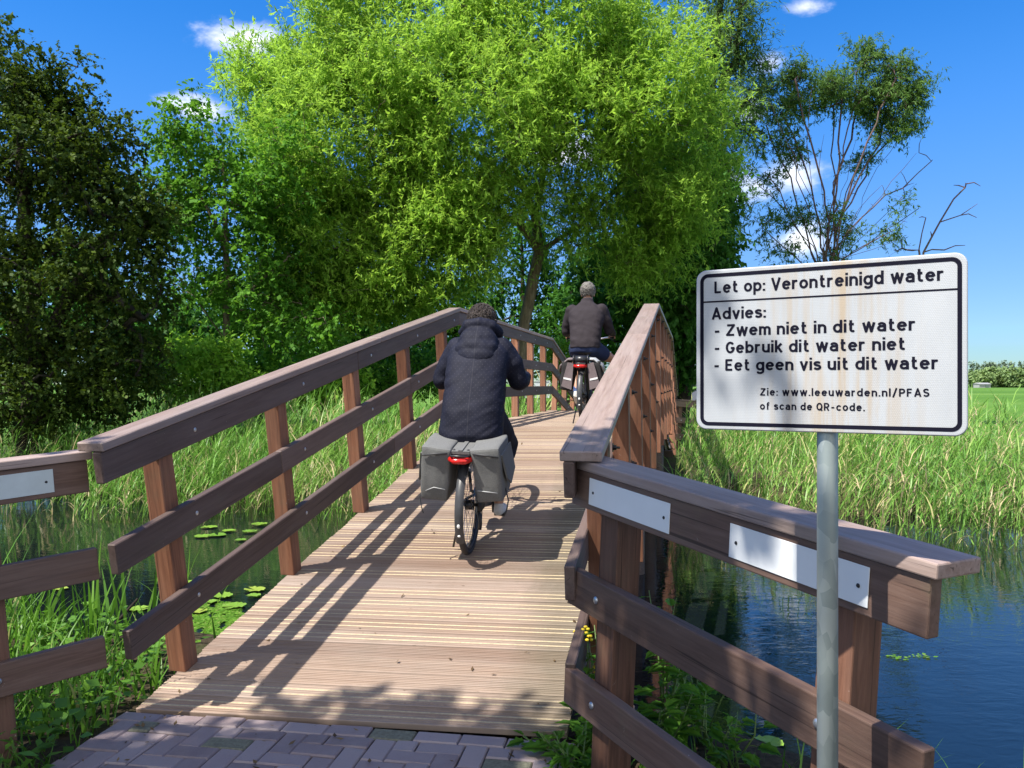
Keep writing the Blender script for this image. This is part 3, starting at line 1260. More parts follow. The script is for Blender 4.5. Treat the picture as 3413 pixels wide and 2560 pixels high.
def build_sign():
    global CAPH
    Lp, Rp = Vector((0.466, 2.076, 0)), Vector((0.983, 1.768, 0))
    w, h = (Rp - Lp).length, 0.40
    d = (Rp - Lp).normalized()
    n = Vector((d.y, -d.x, 0))
    c = (Lp + Rp) / 2
    c.z = 1.686
    M = frame_M(c, d, zdir=(0, 0, 1))          # local x right, y away, z up
    root = thing('warning_sign', 'white Dutch polluted water warning sign on galvanised pole in front of the fence', 'sign',
                 Matrix.Translation((c.x, c.y, -0.1)))
    # pole
    mb = MB()
    pc = M @ Vector((0.008, 0.036, 0))
    mb.lathe([(0.024, -0.6), (0.024, 1.86), (0.021, 1.866)], 24, Matrix.Translation((pc.x, pc.y, 0)))
    mb.obj('pole', M_GALV, root, None, True)
    for zz in (1.57, 1.80):
        cb = MB()
        cb.tube([(pc.x, pc.y, zz - 0.015), (pc.x, pc.y, zz + 0.015)], 0.0265, 20)
        cb.box((0.008, 0.012, zz - c.z), (0.09, 0.012, 0.03))
        for q in range(8):
            cb.v[-1 - q] = tuple(M @ Vector(cb.v[-1 - q]))
        cb.obj('pole_clamp', M_GALV, root)
    # panel: rounded plate with a soft rolled edge
    pb = MB()
    rr = 0.026
    rings = [(0.0, 0.0105), (0.0, 0.004), (0.0008, 0.0015), (0.0025, 0.0002), (0.005, 0.0)]
    vs, fs = [], []
    for (ins, y) in rings:
        vs += [(x, y, z) for (x, z) in rounded_rect(w - 2 * ins, h - 2 * ins, rr - ins)]
    m_ = len(vs) // len(rings)
    for j in range(len(rings) - 1):
        for k in range(m_):
            fs.append((j * m_ + k, j * m_ + (k + 1) % m_, (j + 1) * m_ + (k + 1) % m_, (j + 1) * m_ + k))
    fs.append(tuple((len(rings) - 1) * m_ + k for k in range(m_)))
    fs.append(tuple(range(m_ - 1, -1, -1)))
    pb.add(vs, fs)
    m, nt, b, out = mat('reflective_sheet')
    t = nn(nt, 'ShaderNodeTexCoord')
    P = t.outputs['Object']
    vo = nn(nt, 'ShaderNodeTexVoronoi', feature='DISTANCE_TO_EDGE')
    vo.inputs['Scale'].default_value = 1.0
    vo.inputs['Randomness'].default_value = 0.0
    # hexagonal cells: shear the lattice
    vm = nn(nt, 'ShaderNodeVectorMath', operation='MULTIPLY')
    nt.links.new(P, vm.inputs[0])
    vm.inputs[1].default_value = (230, 0, 260)
    sx = nn(nt, 'ShaderNodeSeparateXYZ')
    nt.links.new(vm.outputs[0], sx.inputs[0])
    ma = nn(nt, 'ShaderNodeMath', operation='MULTIPLY_ADD')
    nt.links.new(sx.outputs['Z'], ma.inputs[0])
    ma.inputs[1].default_value = 0.5
    nt.links.new(sx.outputs['X'], ma.inputs[2])
    cx = nn(nt, 'ShaderNodeCombineXYZ')
    nt.links.new(ma.outputs[0], cx.inputs[0])
    nt.links.new(sx.outputs['Z'], cx.inputs[1])
    nt.links.new(cx.outputs[0], vo.inputs['Vector'])
    cell = maprange(nt, vo.outputs['Distance'], 0.04, 0.22)
    cloudy = noise_n(nt, mapping(nt, P, (7, 7, 3)), 1.0, 4, 0.6)
    base = ramp(nt, cloudy, [(0.3, (0.42, 0.44, 0.465)), (0.7, (0.49, 0.51, 0.535))])
    base = mixc(nt, cell, mixc(nt, 0.30, base, (0.22, 0.24, 0.27)), base)
    # rust water running down the sheet
    st = noise_n(nt, mapping(nt, P, (34, 1, 1.6)), 1.0, 5, 0.6, 0.15)
    st2 = noise_n(nt, mapping(nt, P, (90, 1, 5)), 1.0, 4, 0.6, 0.1)
    sxx = nn(nt, 'ShaderNodeSeparateXYZ')
    nt.links.new(P, sxx.inputs[0])
    # strongest around the middle and near the lower edge
    ab = nn(nt, 'ShaderNodeMath', operation='ABSOLUTE')
    sb_ = nn(nt, 'ShaderNodeMath', operation='SUBTRACT')
    nt.links.new(sxx.outputs['X'], sb_.inputs[0])
    sb_.inputs[1].default_value = 0.03
    nt.links.new(sb_.outputs[0], ab.inputs[0])
    band = maprange(nt, ab.outputs[0], 0.03, 0.22, 1.0, 0.0)
    low = maprange(nt, sxx.outputs['Z'], -0.20, -0.10, 1.0, 0.0)
    s1 = nn(nt, 'ShaderNodeMath', operation='MULTIPLY')
    nt.links.new(maprange(nt, st, 0.46, 0.64), s1.inputs[0])
    nt.links.new(band, s1.inputs[1])
    s2 = nn(nt, 'ShaderNodeMath', operation='MULTIPLY')
    nt.links.new(maprange(nt, st2, 0.52, 0.70), s2.inputs[0])
    nt.links.new(low, s2.inputs[1])
    s3 = nn(nt, 'ShaderNodeMath', operation='MULTIPLY')
    nt.links.new(s2.outputs[0], s3.inputs[0])
    nt.links.new(maprange(nt, ab.outputs[0], 0.10, 0.26, 1.0, 0.0), s3.inputs[1])
    mxx = nn(nt, 'ShaderNodeMath', operation='MAXIMUM')
    nt.links.new(s1.outputs[0], mxx.inputs[0])
    nt.links.new(s3.outputs[0], mxx.inputs[1])
    fac = nn(nt, 'ShaderNodeMath', operation='MULTIPLY')
    nt.links.new(mxx.outputs[0], fac.inputs[0])
    fac.inputs[1].default_value = 0.6
    base = mixc(nt, fac.outputs[0], base, (0.42, 0.29, 0.14))
    nt.links.new(base, b.inputs['Base Color'])
    b.inputs['Roughness'].default_value = 0.32
    bump(nt, b, cell, 0.15, 0.0006)
    panel = pb.obj('sign_panel', m, root, M)
    # black frame line and divider
    fb = MB()
    y = -0.0006
    o1, i1 = rounded_rect(w - 0.022, h - 0.020, 0.020), rounded_rect(w - 0.022 - 0.018, h - 0.020 - 0.018, 0.012)
    k_ = len(o1)
    fb.add([(x, y, z) for x, z in o1] + [(x, y, z) for x, z in i1], [(k, (k + 1) % k_, k_ + (k + 1) % k_, k_ + k) for k in range(k_)])
    zd = h / 2 - 0.2 * h
    fb.add([(-w / 2 + 0.020, y, zd - 0.002), (w / 2 - 0.020, y, zd - 0.002), (w / 2 - 0.020, y, zd + 0.002), (-w / 2 + 0.020, y, zd + 0.002)], [(0, 1, 2, 3)])
    fb.obj('border_line', M_INK, panel, M)
    # lettering
    caph = 1.0
    tb = MB()
    rows = [('Let op: Verontreinigd water', 0.0785, 0.9226, 0.149, 0.0745, .026),
            ('Advies:', 0.067, 0.289, 0.312, 0.0725, .026),
            ('- Zwem niet in dit water', 0.0805, 0.830, 0.417, 0.0725, .026),
            ('- Gebruik dit water niet', 0.0805, 0.796, 0.5246, 0.0725, .026),
            ('- Eet geen vis uit dit water', 0.0785, 0.905, 0.633, 0.0725, .026),
            ('Zie: www.leeuwarden.nl/PFAS', 0.2654, 0.877, 0.785, 0.045, .018),
            ('of scan de QR-code.', 0.2654, 0.658, 0.870, 0.045, .018)]
    for (txt, u0, u1, bl, ch, bold) in rows:
        v, polys = text_mesh(txt, 0.085 if ch > 0.05 else 0.15)
        x0, x1 = v[:, 0].min(), v[:, 0].max()
        X = (u0 + (v[:, 0] - x0) / (x1 - x0) * (u1 - u0) - 0.5) * w
        Z = h / 2 - bl * h + v[:, 1] / caph * ch * h
        off_y = {}
        for pi_, poly in enumerate(polys):
            for q in poly:
                off_y[q] = -0.0007 - 0.0000012 * (pi_ % 60)
        tb.add([(float(a), off_y[k2], float(q)) for k2, (a, q) in enumerate(zip(X, Z))], polys)
    tb.obj('lettering', M_INK, panel, M)


build_sign()


def build_far_sign():
    c = Vector((0.62, 19.9, 1.47))
    root = thing('warning_sign', 'grey metal back of a sign panel low beyond the left railing posts', 'sign', Matrix.Translation((c.x, c.y, -0.1)))
    m = plain('sign_back', (0.56, 0.60, 0.62), 0.45, 0.3, 0.06, 10)
    M = Matrix.Translation(c) @ Matrix.Rotation(R(-10), 4, 'Z')
    link('sign_panel', box_mesh('sign_panel', 0.62, 0.012, 0.42, 0.004), m, root, M)
    mb = MB()
    for z in (-0.2, 0.2):
        mb.box((0, -0.014, z), (0.62, 0.018, 0.018))
    for x in (-0.3, 0.3):
        mb.box((x, -0.014, 0), (0.018, 0.018, 0.40))
    mb.obj('panel_rim', m, root, M)
    p = MB()
    p.tube([(0, 0.03, -1.6), (0, 0.03, 0.2)], 0.024, 12)
    p.obj('pole', M_GALV, root, M, True)


build_far_sign()

# ------------------------------------------------------------------ bicycles
M_TYRE = plain('tyre_rubber', (0.020, 0.020, 0.021), 0.7, 0, 0.25, 90)
M_RIM = plain('rim_alloy', (0.05, 0.05, 0.052), 0.35, 0.7)
M_SPOKE = plain('spoke_steel', (0.35, 0.36, 0.37), 0.35, 0.9)
M_FRAME1 = plain('frame_paint_black', (0.020, 0.021, 0.024), 0.3)
M_FRAME2 = plain('frame_paint_blue', (0.02, 0.03, 0.07), 0.3)
M_GUARD = plain('mudguard_plastic', (0.045, 0.046, 0.05), 0.42, 0, 0.15, 20)
M_RED = plain('red_lens', (0.55, 0.015, 0.012), 0.2, 0, 0.15, 60)
M_SADDLE = plain('saddle_leather', (0.025, 0.022, 0.02), 0.55)
M_WHITE = plain('white_reflector', (0.75, 0.75, 0.74), 0.4, 0, 0.05)
M_ALLOY = plain('handlebar_alloy', (0.5, 0.5, 0.5), 0.3, 0.9)


def build_bike(label, M, fm, dz=0.0, bw=0.303):
    root = thing('bicycle', label, 'bicycle', M)

    def P(x, y, z):
        return (x, y, z)
    rw, wb = 0.35, 1.10
    f = MB()
    bb = Vector((0, 0.46, 0.29))
    st_top = Vector((0, 0.27, 0.80))
    hd_lo, hd_hi = Vector((0, 0.93, 0.66)), Vector((0, 0.875, 0.90))
    f.tube([bb, st_top], 0.018, 10)
    f.tube([bb, hd_lo + Vector((0, 0, .03))], [0.030, 0.028], 12)
    f.tube([Vector((0, .40, .48)), Vector((0, 0.90, 0.80))], 0.019, 10)
    f.tube([hd_lo, hd_hi], 0.024, 12)
    f.ellipsoid(bb, (0.06, 0.075, 0.075))                       # motor housing
    for sx in (-1, 1):
        f.tube([bb + Vector((sx * .02, 0, 0)), P(sx * 0.065, 0.25, 0.31), P(sx * 0.068, 0, rw)], 0.011, 8)
        f.tube([st_top + Vector((sx * .015, 0, -.12)), P(sx * 0.066, 0.16, 0.56), P(sx * 0.068, 0, rw)], 0.009, 8)
        f.tube([P(sx * 0.05, 0.945, 0.66), P(sx * 0.055, 1.02, 0.50), P(sx * 0.055, wb, rw)], [0.016, 0.014, 0.010], 8)
    f.tube([P(-.05, .945, .66), P(.05, .945, .66)], 0.016, 8)
    f.tube([P(-0.06, -0.01, 0.33), P(-0.13, 0.02, 0.02)], 0.008, 6)      # side stand
    f.obj('frame', fm, root, M, True)
    # wheels
    for wy in (0.0, wb):
        C = Matrix.Translation((0, wy, rw))
        rim = MB()
        prof = [(-0.014, 0.298), (-0.012, 0.312), (0.012, 0.312), (0.014, 0.298), (0.0, 0.288)]
        n = 64
        vs, fs = [], []
        for k in range(n):
            a = 2 * math.pi * k / n
            for (x, r) in prof:
                vs.append((x, r * math.cos(a), r * math.sin(a)))
        q = len(prof)
        for k in range(n):
            for i in range(q):
                fs.append((k * q + i, k * q + (i + 1) % q, ((k + 1) % n) * q + (i + 1) % q, ((k + 1) % n) * q + i))
        rim.add(vs, fs)
        rim.tube([(-0.06, 0, 0), (-0.035, 0, 0), (-0.03, 0, 0), (0.03, 0, 0), (0.035, 0, 0), (0.06, 0, 0)], [0.012, 0.012, 0.036, 0.036, 0.012, 0.012], 14)
        wheel = rim.obj('wheel', M_RIM, root, M @ C, True)
        ty = MB()
        vs, fs = [], []
        n, q = 72, 12
        for k in range(n):
            a = 2 * math.pi * k / n
            for i in range(q):
                b = 2 * math.pi * i / q
                r = 0.329 + 0.0215 * math.cos(b)
                vs.append((0.0225 * math.sin(b), r * math.cos(a), r * math.sin(a)))
        for k in range(n):
            for i in range(q):
                fs.append((k * q + i, k * q + (i + 1) % q, ((k + 1) % n) * q + (i + 1) % q, ((k + 1) % n) * q + i))
        ty.add(vs, fs)
        ty.obj('tyre', M_TYRE, wheel, M @ C, True)
        sp = MB()
        for k in range(32):
            a = 2 * math.pi * k / 32
            sx = 0.028 * (1 if k % 2 else -1)
            a2 = a + (0.9 if (k // 2) % 2 else -0.9)
            sp.tube([(sx, 0.032 * math.cos(a2), 0.032 * math.sin(a2)), (0, 0.292 * math.cos(a), 0.292 * math.sin(a))], 0.0014, 4, False)
        sp.obj('spokes', M_SPOKE, wheel, M @ C)
    # mudguards
    for (wy, a0, a1) in ((0.0, 12, 205), (wb, 20, 175)):
        g = MB()
        vs, fs = [], []
        n, q = 36, 7
        for k in range(n + 1):
            a = R(a0 + (a1 - a0) * k / n)
            for i in range(q):
                b = -1 + 2 * i / (q - 1)
                r = 0.376 - 0.012 * b * b
                vs.append((0.030 * b, wy + r * math.cos(a), rw + r * math.sin(a)))
        for k in range(n):
            for i in range(q - 1):
                fs.append((k * q + i, k * q + i + 1, (k + 1) * q + i + 1, (k + 1) * q + i))
        g.add(vs, fs)
        o = g.obj('mudguard', M_GUARD, root, M, True)
        if wy == 0.0:
            for ang, hh in ((183, 0.015), (194, 0.008)):
                rf = MB()
                a = R(ang)
                rf.ellipsoid((0, 0.381 * math.cos(a), rw + 0.381 * math.sin(a)), (0.011, 0.004, hh), nu=10, nv=6)
                rf.obj('reflector', M_WHITE, o, M, True)
    # rack
    k = MB()
    for x in (-0.06, 0.06):
        k.tube([(x, 0.22, 0.735 + dz), (x, -0.26, 0.745 + dz)], 0.007, 8)
        k.tube([(x, -0.16, 0.742 + dz), (x * 1.2, -0.02, rw + 0.02)], 0.006, 6)
        k.tube([(x, 0.02, 0.738 + dz), (x * 1.2, 0.0, rw + 0.02)], 0.006, 6)
    for y in (-0.26, -0.12, 0.02, 0.2):
        k.tube([(-0.06, y, 0.742 + dz), (0.06, y, 0.742 + dz)], 0.006, 6)
    k.box((0, -0.02, 0.722 + dz), (0.085, 0.36, 0.035))              # flat battery
    k.obj('rack', M_BLACK, root, M)
    # tail light with its loop
    tl = MB()
    tl.tube([(-0.068, -0.268, 0.722 + dz), (-0.035, -0.302, 0.716 + dz), (0.035, -0.302, 0.716 + dz), (0.068, -0.268, 0.722 + dz)], 0.021, 10)
    tl.obj('tail_light', M_RED, root, M, True)
    lp = MB()
    lp.tube([(-0.07, -0.26, 0.748 + dz), (-0.055, -0.31, 0.752 + dz), (0.055, -0.31, 0.752 + dz), (0.07, -0.26, 0.748 + dz)], 0.008, 8)
    lp.obj('light_bracket', M_BLACK, root, M, True)
    # saddle and post
    s = MB()
    s.loft([((0, 0.10, 0.905), 0.001, 0.001, R(90)), ((0, 0.11, 0.905), 0.088, 0.035, R(90)), ((0, 0.17, 0.91), 0.10, 0.038, R(90)), ((0, 0.24, 0.905), 0.075, 0.034, R(90)),
            ((0, 0.32, 0.905), 0.032, 0.028, R(90)), ((0, 0.37, 0.90), 0.022, 0.02, R(90))], 16)
    s.tube([(0, 0.27, 0.80), (0, 0.235, 0.89)], 0.0135, 8)
    s.obj('saddle', M_SADDLE, root, M, True)
    # cockpit
    h = MB()
    h.tube([(0, 0.875, 0.90), (0, 0.85, 1.05), (0, 0.90, 1.085)], 0.014, 8)
    rt = [(0, 0.90, 1.09), (0.10, 0.905, 1.105), (bw - .09, 0.88, 1.12), (bw - .03, 0.80, 1.118), (bw + .012, 0.70, 1.105)]
    lf = [(-x, y, z) for (x, y, z) in rt]
    h.tube(lf[::-1] + rt[1:], 0.011, 8)
    bar = h.obj('handlebar', M_ALLOY, root, M, True)
    for sx in (-1, 1):
        g = MB()
        g.tube([(sx * (bw - .02), 0.778, 1.115), (sx * (bw + .015), 0.692, 1.104)], 0.017, 10)
        g.obj('grip', M_RUBBER, bar, M, True)
        b = MB()
        b.tube([(sx * (bw - .04), 0.815, 1.112), (sx * (bw - .013), 0.80, 1.085), (sx * (bw + .032), 0.72, 1.068)], 0.006, 6)
        b.obj('brake_lever', M_BLACK, bar, M, True)
    b = MB()
    b.box((0.03, 0.89, 1.13), (0.06, 0.012, 0.075), Matrix.Rotation(R(-35), 3, 'X'))
    b.obj('display', M_BLACK, bar, M)
    # crank and pedals
    c = MB()
    c.tube([(-0.075, 0.46, 0.29), (0.075, 0.46, 0.29)], 0.014, 8)
    rp, lpd = Vector((0.085, 0.46 + 0.03, 0.29 - 0.167)), Vector((-0.085, 0.46 - 0.03, 0.29 + 0.167))
    c.tube([(0.08, 0.46, 0.29), rp], 0.012, 8)
    c.tube([(-0.08, 0.46, 0.29), lpd], 0.012, 8)
    cr = c.obj('crank', M_DARKMETAL, root, M, True)
    for p, sx in ((rp, 1), (lpd, -1)):
        q = MB()
        q.box(p + Vector((sx * 0.055, 0, 0)), (0.085, 0.095, 0.022))
        q.obj('pedal', M_BLACK, cr, M)
    g = MB()
    g.loft([((0.072, 0.58, 0.29), 0.008, 0.085, R(90)), ((0.072, 0.46, 0.29), 0.010, 0.105, R(90)), ((0.072, 0.2, 0.32), 0.010, 0.055, R(90)), ((0.072, -0.03, 0.345), 0.009, 0.05, R(90))], 16)
    g.obj('chain_guard', M_BLACK, root, M, True)
    cb = MB()
    cb.tube([(0.07, -0.02, 0.33), (0.085, -0.07, 0.24), (0.075, -0.03, 0.19), (0.07, 0.06, 0.16), (0.05, 0.2, 0.24)], 0.004, 6)
    cb.obj('cable', M_BLACK, root, M, True)
    cb = MB()
    cb.tube([(0, 0.9, 1.08), (0.04, 1.0, 1.02), (0.03, 0.96, 0.85), (0.02, 0.92, 0.68)], 0.0035, 6)
    cb.obj('cable', M_BLACK, root, M, True)
    cb = MB()
    cb.tube([(0.06, 0.03, 0.30), (0.075, 0.0, 0.22), (0.07, -0.01, 0.17)], 0.014, 6)
    cb.obj('derailleur', M_BLACK, root, M, True)
    return root


ANG1 = math.atan(SL)
s1, t1 = 5.66, -1.545
HEAD1 = R(8.5)
P1 = W(t1, s1, deck_z(s1) + 0.002)
MB1 = Matrix.Translation(P1) @ Matrix.Rotation(-HEAD1, 4, 'Z') @ Matrix.Rotation(ANG1, 4, 'X') @ Matrix.Rotation(R(1.0), 4, 'Y')
s2, t2 = 10.0, -1.30
P2 = W(t2, s2, deck_z(s2) + 0.003)
MB2 = Matrix.Translation(P2) @ Matrix.Rotation(-PSI, 4, 'Z')
build_bike('black bicycle with grey panniers going up the bridge ramp', MB1, M_FRAME1, 0.04, 0.292)
build_bike('dark blue bicycle of the grey haired man on top of the bridge', MB2, M_FRAME2, 0.0, 0.285)

# ------------------------------------------------------------------ panniers


def fabric(name, col, col2, scale=260, bmp=0.25):
    m, nt, b, out = mat(name)
    t = nn(nt, 'ShaderNodeTexCoord')
    f = noise_n(nt, t.outputs['Object'], scale, 3, 0.7)
    g = noise_n(nt, t.outputs['Object'], 7, 5, 0.6)
    c = ramp(nt, f, [(0.3, col), (0.7, col2)])
    c = mixc(nt, maprange(nt, g, 0.45, 0.7, 0, 0.25), c, tuple(q * 0.7 for q in col))
    nt.links.new(c, b.inputs['Base Color'])
    b.inputs['Roughness'].default_value = 0.85
    b.inputs['Specular IOR Level'].default_value = 0.2
    bump(nt, b, g, bmp, 0.02)
    return m


def vnoise(s, amp, aniso=(1, 1, 1), off=0.0):
    def fn(co):
        return amp * mnoise.noise(Vector((co.x * s * aniso[0] + off, co.y * s * aniso[1] + off, co.z * s * aniso[2])))
    return fn


M_GREYBAG = fabric('grey_canvas', (0.105, 0.106, 0.104), (0.185, 0.186, 0.183))
M_BAGTRIM = plain('bag_trim', (0.03, 0.03, 0.032), 0.6)
M_PIPING = plain('reflective_piping', (0.36, 0.37, 0.38), 0.5)


def soft_box_mesh(name, w, d, h, taper=0.92, bulge=0.02, seed=0.0, sag=0.0):
    """upholstered box: grid-subdivided, bulged, wrinkled"""
    bm = bmesh.new()
    bmesh.ops.create_cube(bm, size=1.0)
    bmesh.ops.bevel(bm, geom=bm.edges[:], offset=0.05, segments=2, affect='EDGES', profile=0.5)
    bmesh.ops.subdivide_edges(bm, edges=bm.edges[:], cuts=5, use_grid_fill=True)
    for v in bm.verts:
        x, y, z = v.co * 2
        b = bulge * (1 - x * x * 0.6) * (1 - y * y * 0.6) * (1 - z * z * 0.6)
        k = 1 - (1 - taper) * (1 - (z + 1) / 2)
        wv = mnoise.noise(Vector((x * 1.3 + seed, y * 1.3, z * 1.9))) * 0.010 + mnoise.noise(Vector((x * 3 + seed, y * 3, z * 2.2 + x * 2))) * 0.005
        v.co.x = x * w / 2 * k + (b * x + wv * (1 if x > 0 else -1)) * 0.9
        v.co.y = y * d / 2 * k + b * y + wv * (1 if y > 0 else -1)
        v.co.z = z * h / 2 + 0.5 * b * z - sag * x * (z + 1) / 2
    me = bpy.data.meshes.new(name)
    bm.to_mesh(me)
    bm.free()
    me.polygons.foreach_set('use_smooth', [True] * len(me.polygons))
    return me


def build_grey_panniers(M):
    root = thing('pannier_bag', 'large grey canvas double pannier bag over the rear rack on the ramp', 'bike bag', M @ Matrix.Translation((0, -0.05, 0.74)))
    for sx in (-1, 1):
        Mb_ = M @ Matrix.Translation((sx * 0.192, -0.09, 0.630)) @ Matrix.Rotation(sx * R(-5), 4, 'Y')
        bag = link('side_bag', soft_box_mesh('side_bag', 0.215, 0.37, 0.375, 0.90, 0.014, sx * 3.1), M_GREYBAG, root, Mb_)
        slit = MB()
        slit.tube([(sx * 0.092, -0.282, 0.782), (sx * 0.19, -0.288, 0.776), (sx * 0.278, -0.280, 0.764)], [0.005, 0.008, 0.004], 8, flat=1.0)
        slit.obj('lid_gap', M_BAGTRIM, root, M, True)
        # outer flap hanging open
        fl = MB()
        vs = [(sx * 0.30, -0.25, 0.77), (sx * 0.305, 0.10, 0.77), (sx * 0.345, 0.06, 0.60), (sx * 0.348, -0.14, 0.545), (sx * 0.33, -0.20, 0.60)]
        fl.add(vs + [(x - sx * 0.012, y, z) for (x, y, z) in vs], [(0, 1, 2, 3, 4), (9, 8, 7, 6, 5)] + [(k, (k + 1) % 5, 5 + (k + 1) % 5, 5 + k) for k in range(5)])
        fl.obj('outer_flap', M_GREYBAG, root, M)
        pp = MB()
        pp.tube([(sx * 0.118, -0.268, 0.525), (sx * 0.20, -0.272, 0.54 if sx < 0 else 0.52), (sx * 0.265, -0.262, 0.512)], 0.0035, 6)
        pp.obj('piping', M_PIPING, root, M, True)
        sp = MB()
        sp.tube([(sx * 0.305, -0.16, 0.52), (sx * 0.33, -0.19, 0.44), (sx * 0.318, -0.20, 0.37), (sx * 0.30, -0.22, 0.335)], 0.006, 6, flat=0.5)
        sp.obj('strap', M_BAGTRIM, root, M, True)
    top = MB()
    top.box((0, -0.07, 0.785), (0.135, 0.40, 0.02))
    top.box((0, -0.07, 0.799), (0.03, 0.40, 0.008))
    top.obj('top_panel', M_GREYBAG, root, M)
    for x in (-0.052, 0.052):
        for y in (-0.24, 0.0):
            st = MB()
            st.ellipsoid((x, y, 0.797), (0.011, 0.011, 0.006), nu=10, nv=6)
            st.obj('snap_stud', M_BAGTRIM, root, M, True)
    return root


build_grey_panniers(MB1 @ Matrix.Translation((0, 0, 0.02)) @ Matrix.Diagonal((0.93, 1, 1, 1)))
M_BLACKBAG = fabric('black_canvas', (0.022, 0.021, 0.022), (0.045, 0.043, 0.045))
M_MAUVE = fabric('mauve_canvas', (0.13, 0.10, 0.105), (0.20, 0.165, 0.17))


def build_black_panniers(M):
    root = thing('pannier_bag', 'black and mauve double pannier bag with reflective stripes, on the man\'s bicycle rack', 'bike bag', M @ Matrix.Translation((0, -0.05, 0.74)))
    for sx in (-1, 1):
        Mb_ = M @ Matrix.Translation((sx * 0.175, -0.07, 0.60)) @ Matrix.Rotation(sx * R(-9), 4, 'Y')
        bag = link('side_bag', soft_box_mesh('side_bag', 0.16, 0.34, 0.34, 0.78, 0.022, sx * 1.7 + 5), M_BLACKBAG, root, Mb_)
        pn = MB()
        xs = [0.075, 0.185, 0.20, 0.095] if sx > 0 else [0.075, 0.175, 0.205, 0.10]
        yb = -0.262
        q = [(sx * 0.085, yb, 0.75), (sx * 0.155, yb - .004, 0.765), (sx * 0.235, yb, 0.48), (sx * 0.11, yb - .004, 0.435)]
        pn.add(q + [(x, y + 0.02, z) for (x, y, z) in q], [(0, 1, 2, 3), (7, 6, 5, 4)] + [(k, (k + 1) % 4, 4 + (k + 1) % 4, 4 + k) for k in range(4)])
        pn.obj('rear_panel', M_MAUVE, root, M)
        st = MB()
        a, b = Vector((sx * 0.112, yb - 0.006, 0.545)), Vector((sx * 0.205, yb - 0.006, 0.565))
        st.add([a, b, b + Vector((0, 0, .022)), a + Vector((0, 0, .022))] + [p + Vector((0, .006, 0)) for p in (a, b, b + Vector((0, 0, .022)), a + Vector((0, 0, .022)))],
               [(0, 1, 2, 3), (7, 6, 5, 4), (0, 1, 5, 4), (1, 2, 6, 5), (2, 3, 7, 6), (3, 0, 4, 7)])
        st.obj('reflective_stripe', M_WHITE, root, M)
        lid = MB()
        lid.tube([(sx * 0.06, -0.08, 0.80), (sx * 0.15, -0.08, 0.80), (sx * 0.235, -0.07, 0.735), (sx * 0.262, -0.06, 0.66)], [0.17, 0.175, 0.165, 0.12], 14, flat=0.16 if True else 1, up=Vector((0, 0, 1)))
        for i in range(len(lid.v)):
            pass
        lid.obj('bag_lid', M_MAUVE if sx < 0 else M_PIPING, root, M, True)
    b = MB()
    b.tube([(-0.078, -0.22, 0.795), (0.078, -0.22, 0.795)], 0.052, 16)
    for x in (-0.085, 0.085):
        b.tube([(x - 0.008, -0.22, 0.795), (x + 0.008, -0.22, 0.795)], 0.060, 16)
    b.obj('rack_battery', M_BLACK, root, M, True)
    return root


build_black_panniers(MB2)

# ------------------------------------------------------------------ riders
M_SKIN = plain('skin', (0.50, 0.28, 0.19), 0.5, 0, 0.1, 30, 0.35)
M_SKIN2 = plain('skin_tanned', (0.44, 0.235, 0.15), 0.5, 0, 0.1, 30, 0.35)


def dotted_jacket():
    m, nt, b, out = mat('dotted_navy_fabric')
    t = nn(nt, 'ShaderNodeTexCoord')
    vm = nn(nt, 'ShaderNodeVectorMath', operation='MULTIPLY')
    nt.links.new(t.outputs['Object'], vm.inputs[0])
    vm.inputs[1].default_value = (43, 0, 43)
    rot = nn(nt, 'ShaderNodeVectorRotate', rotation_type='Y_AXIS')
    rot.inputs['Angle'].default_value = R(45)
    nt.links.new(vm.outputs[0], rot.inputs['Vector'])
    vo = nn(nt, 'ShaderNodeTexVoronoi', feature='F1')
    vo.inputs['Scale'].default_value = 1.0
    vo.inputs['Randomness'].default_value = 0.0
    nt.links.new(rot.outputs[0], vo.inputs['Vector'])
    dot = maprange(nt, vo.outputs['Distance'], 0.07, 0.13, 1, 0)
    f = noise_n(nt, t.outputs['Object'], 9, 5, 0.6)
    base = ramp(nt, f, [(0.3, (0.0045, 0.005, 0.013)), (0.7, (0.009, 0.010, 0.023))])
    c = mixc(nt, dot, base, (0.036, 0.036, 0.048))
    # centre back seam and panel seams
    sp = nn(nt, 'ShaderNodeSeparateXYZ')
    nt.links.new(t.outputs['Object'], sp.inputs[0])
    for x0 in (0.0, 0.155, -0.155):
        sb = nn(nt, 'ShaderNodeMath', operation='SUBTRACT')
        nt.links.new(sp.outputs['X'], sb.inputs[0])
        sb.inputs[1].default_value = x0
        ab = nn(nt, 'ShaderNodeMath', operation='ABSOLUTE')
        nt.links.new(sb.outputs[0], ab.inputs[0])
        c = mixc(nt, maprange(nt, ab.outputs[0], 0.0015, 0.004, 0.55, 0), c, (0.03, 0.03, 0.04) if x0 == 0 else (0.006, 0.006, 0.012))
    nt.links.new(c, b.inputs['Base Color'])
    b.inputs['Roughness'].default_value = 0.75
    b.inputs['Specular IOR Level'].default_value = 0.25
    wr = noise_n(nt, mapping(nt, t.outputs['Object'], (5, 5, 9)), 1.0, 3, 0.5, 1.2)
    bump(nt, b, wr, 0.15, 0.03)
    return m


M_JACKET1 = dotted_jacket()
M_JACKET2 = fabric('aubergine_fleece', (0.024, 0.019, 0.023), (0.038, 0.031, 0.035), 300, 0.35)
M_NAVY = fabric('navy_cotton', (0.010, 0.012, 0.022), (0.018, 0.020, 0.036), 300)
M_NAVYSHORT = fabric('navy_shorts', (0.016, 0.024, 0.060), (0.030, 0.042, 0.095), 300)
M_SHOE = plain('pale_shoe', (0.55, 0.53, 0.50), 0.6)
M_SOCK = plain('blue_sock', (0.05, 0.10, 0.25), 0.8)


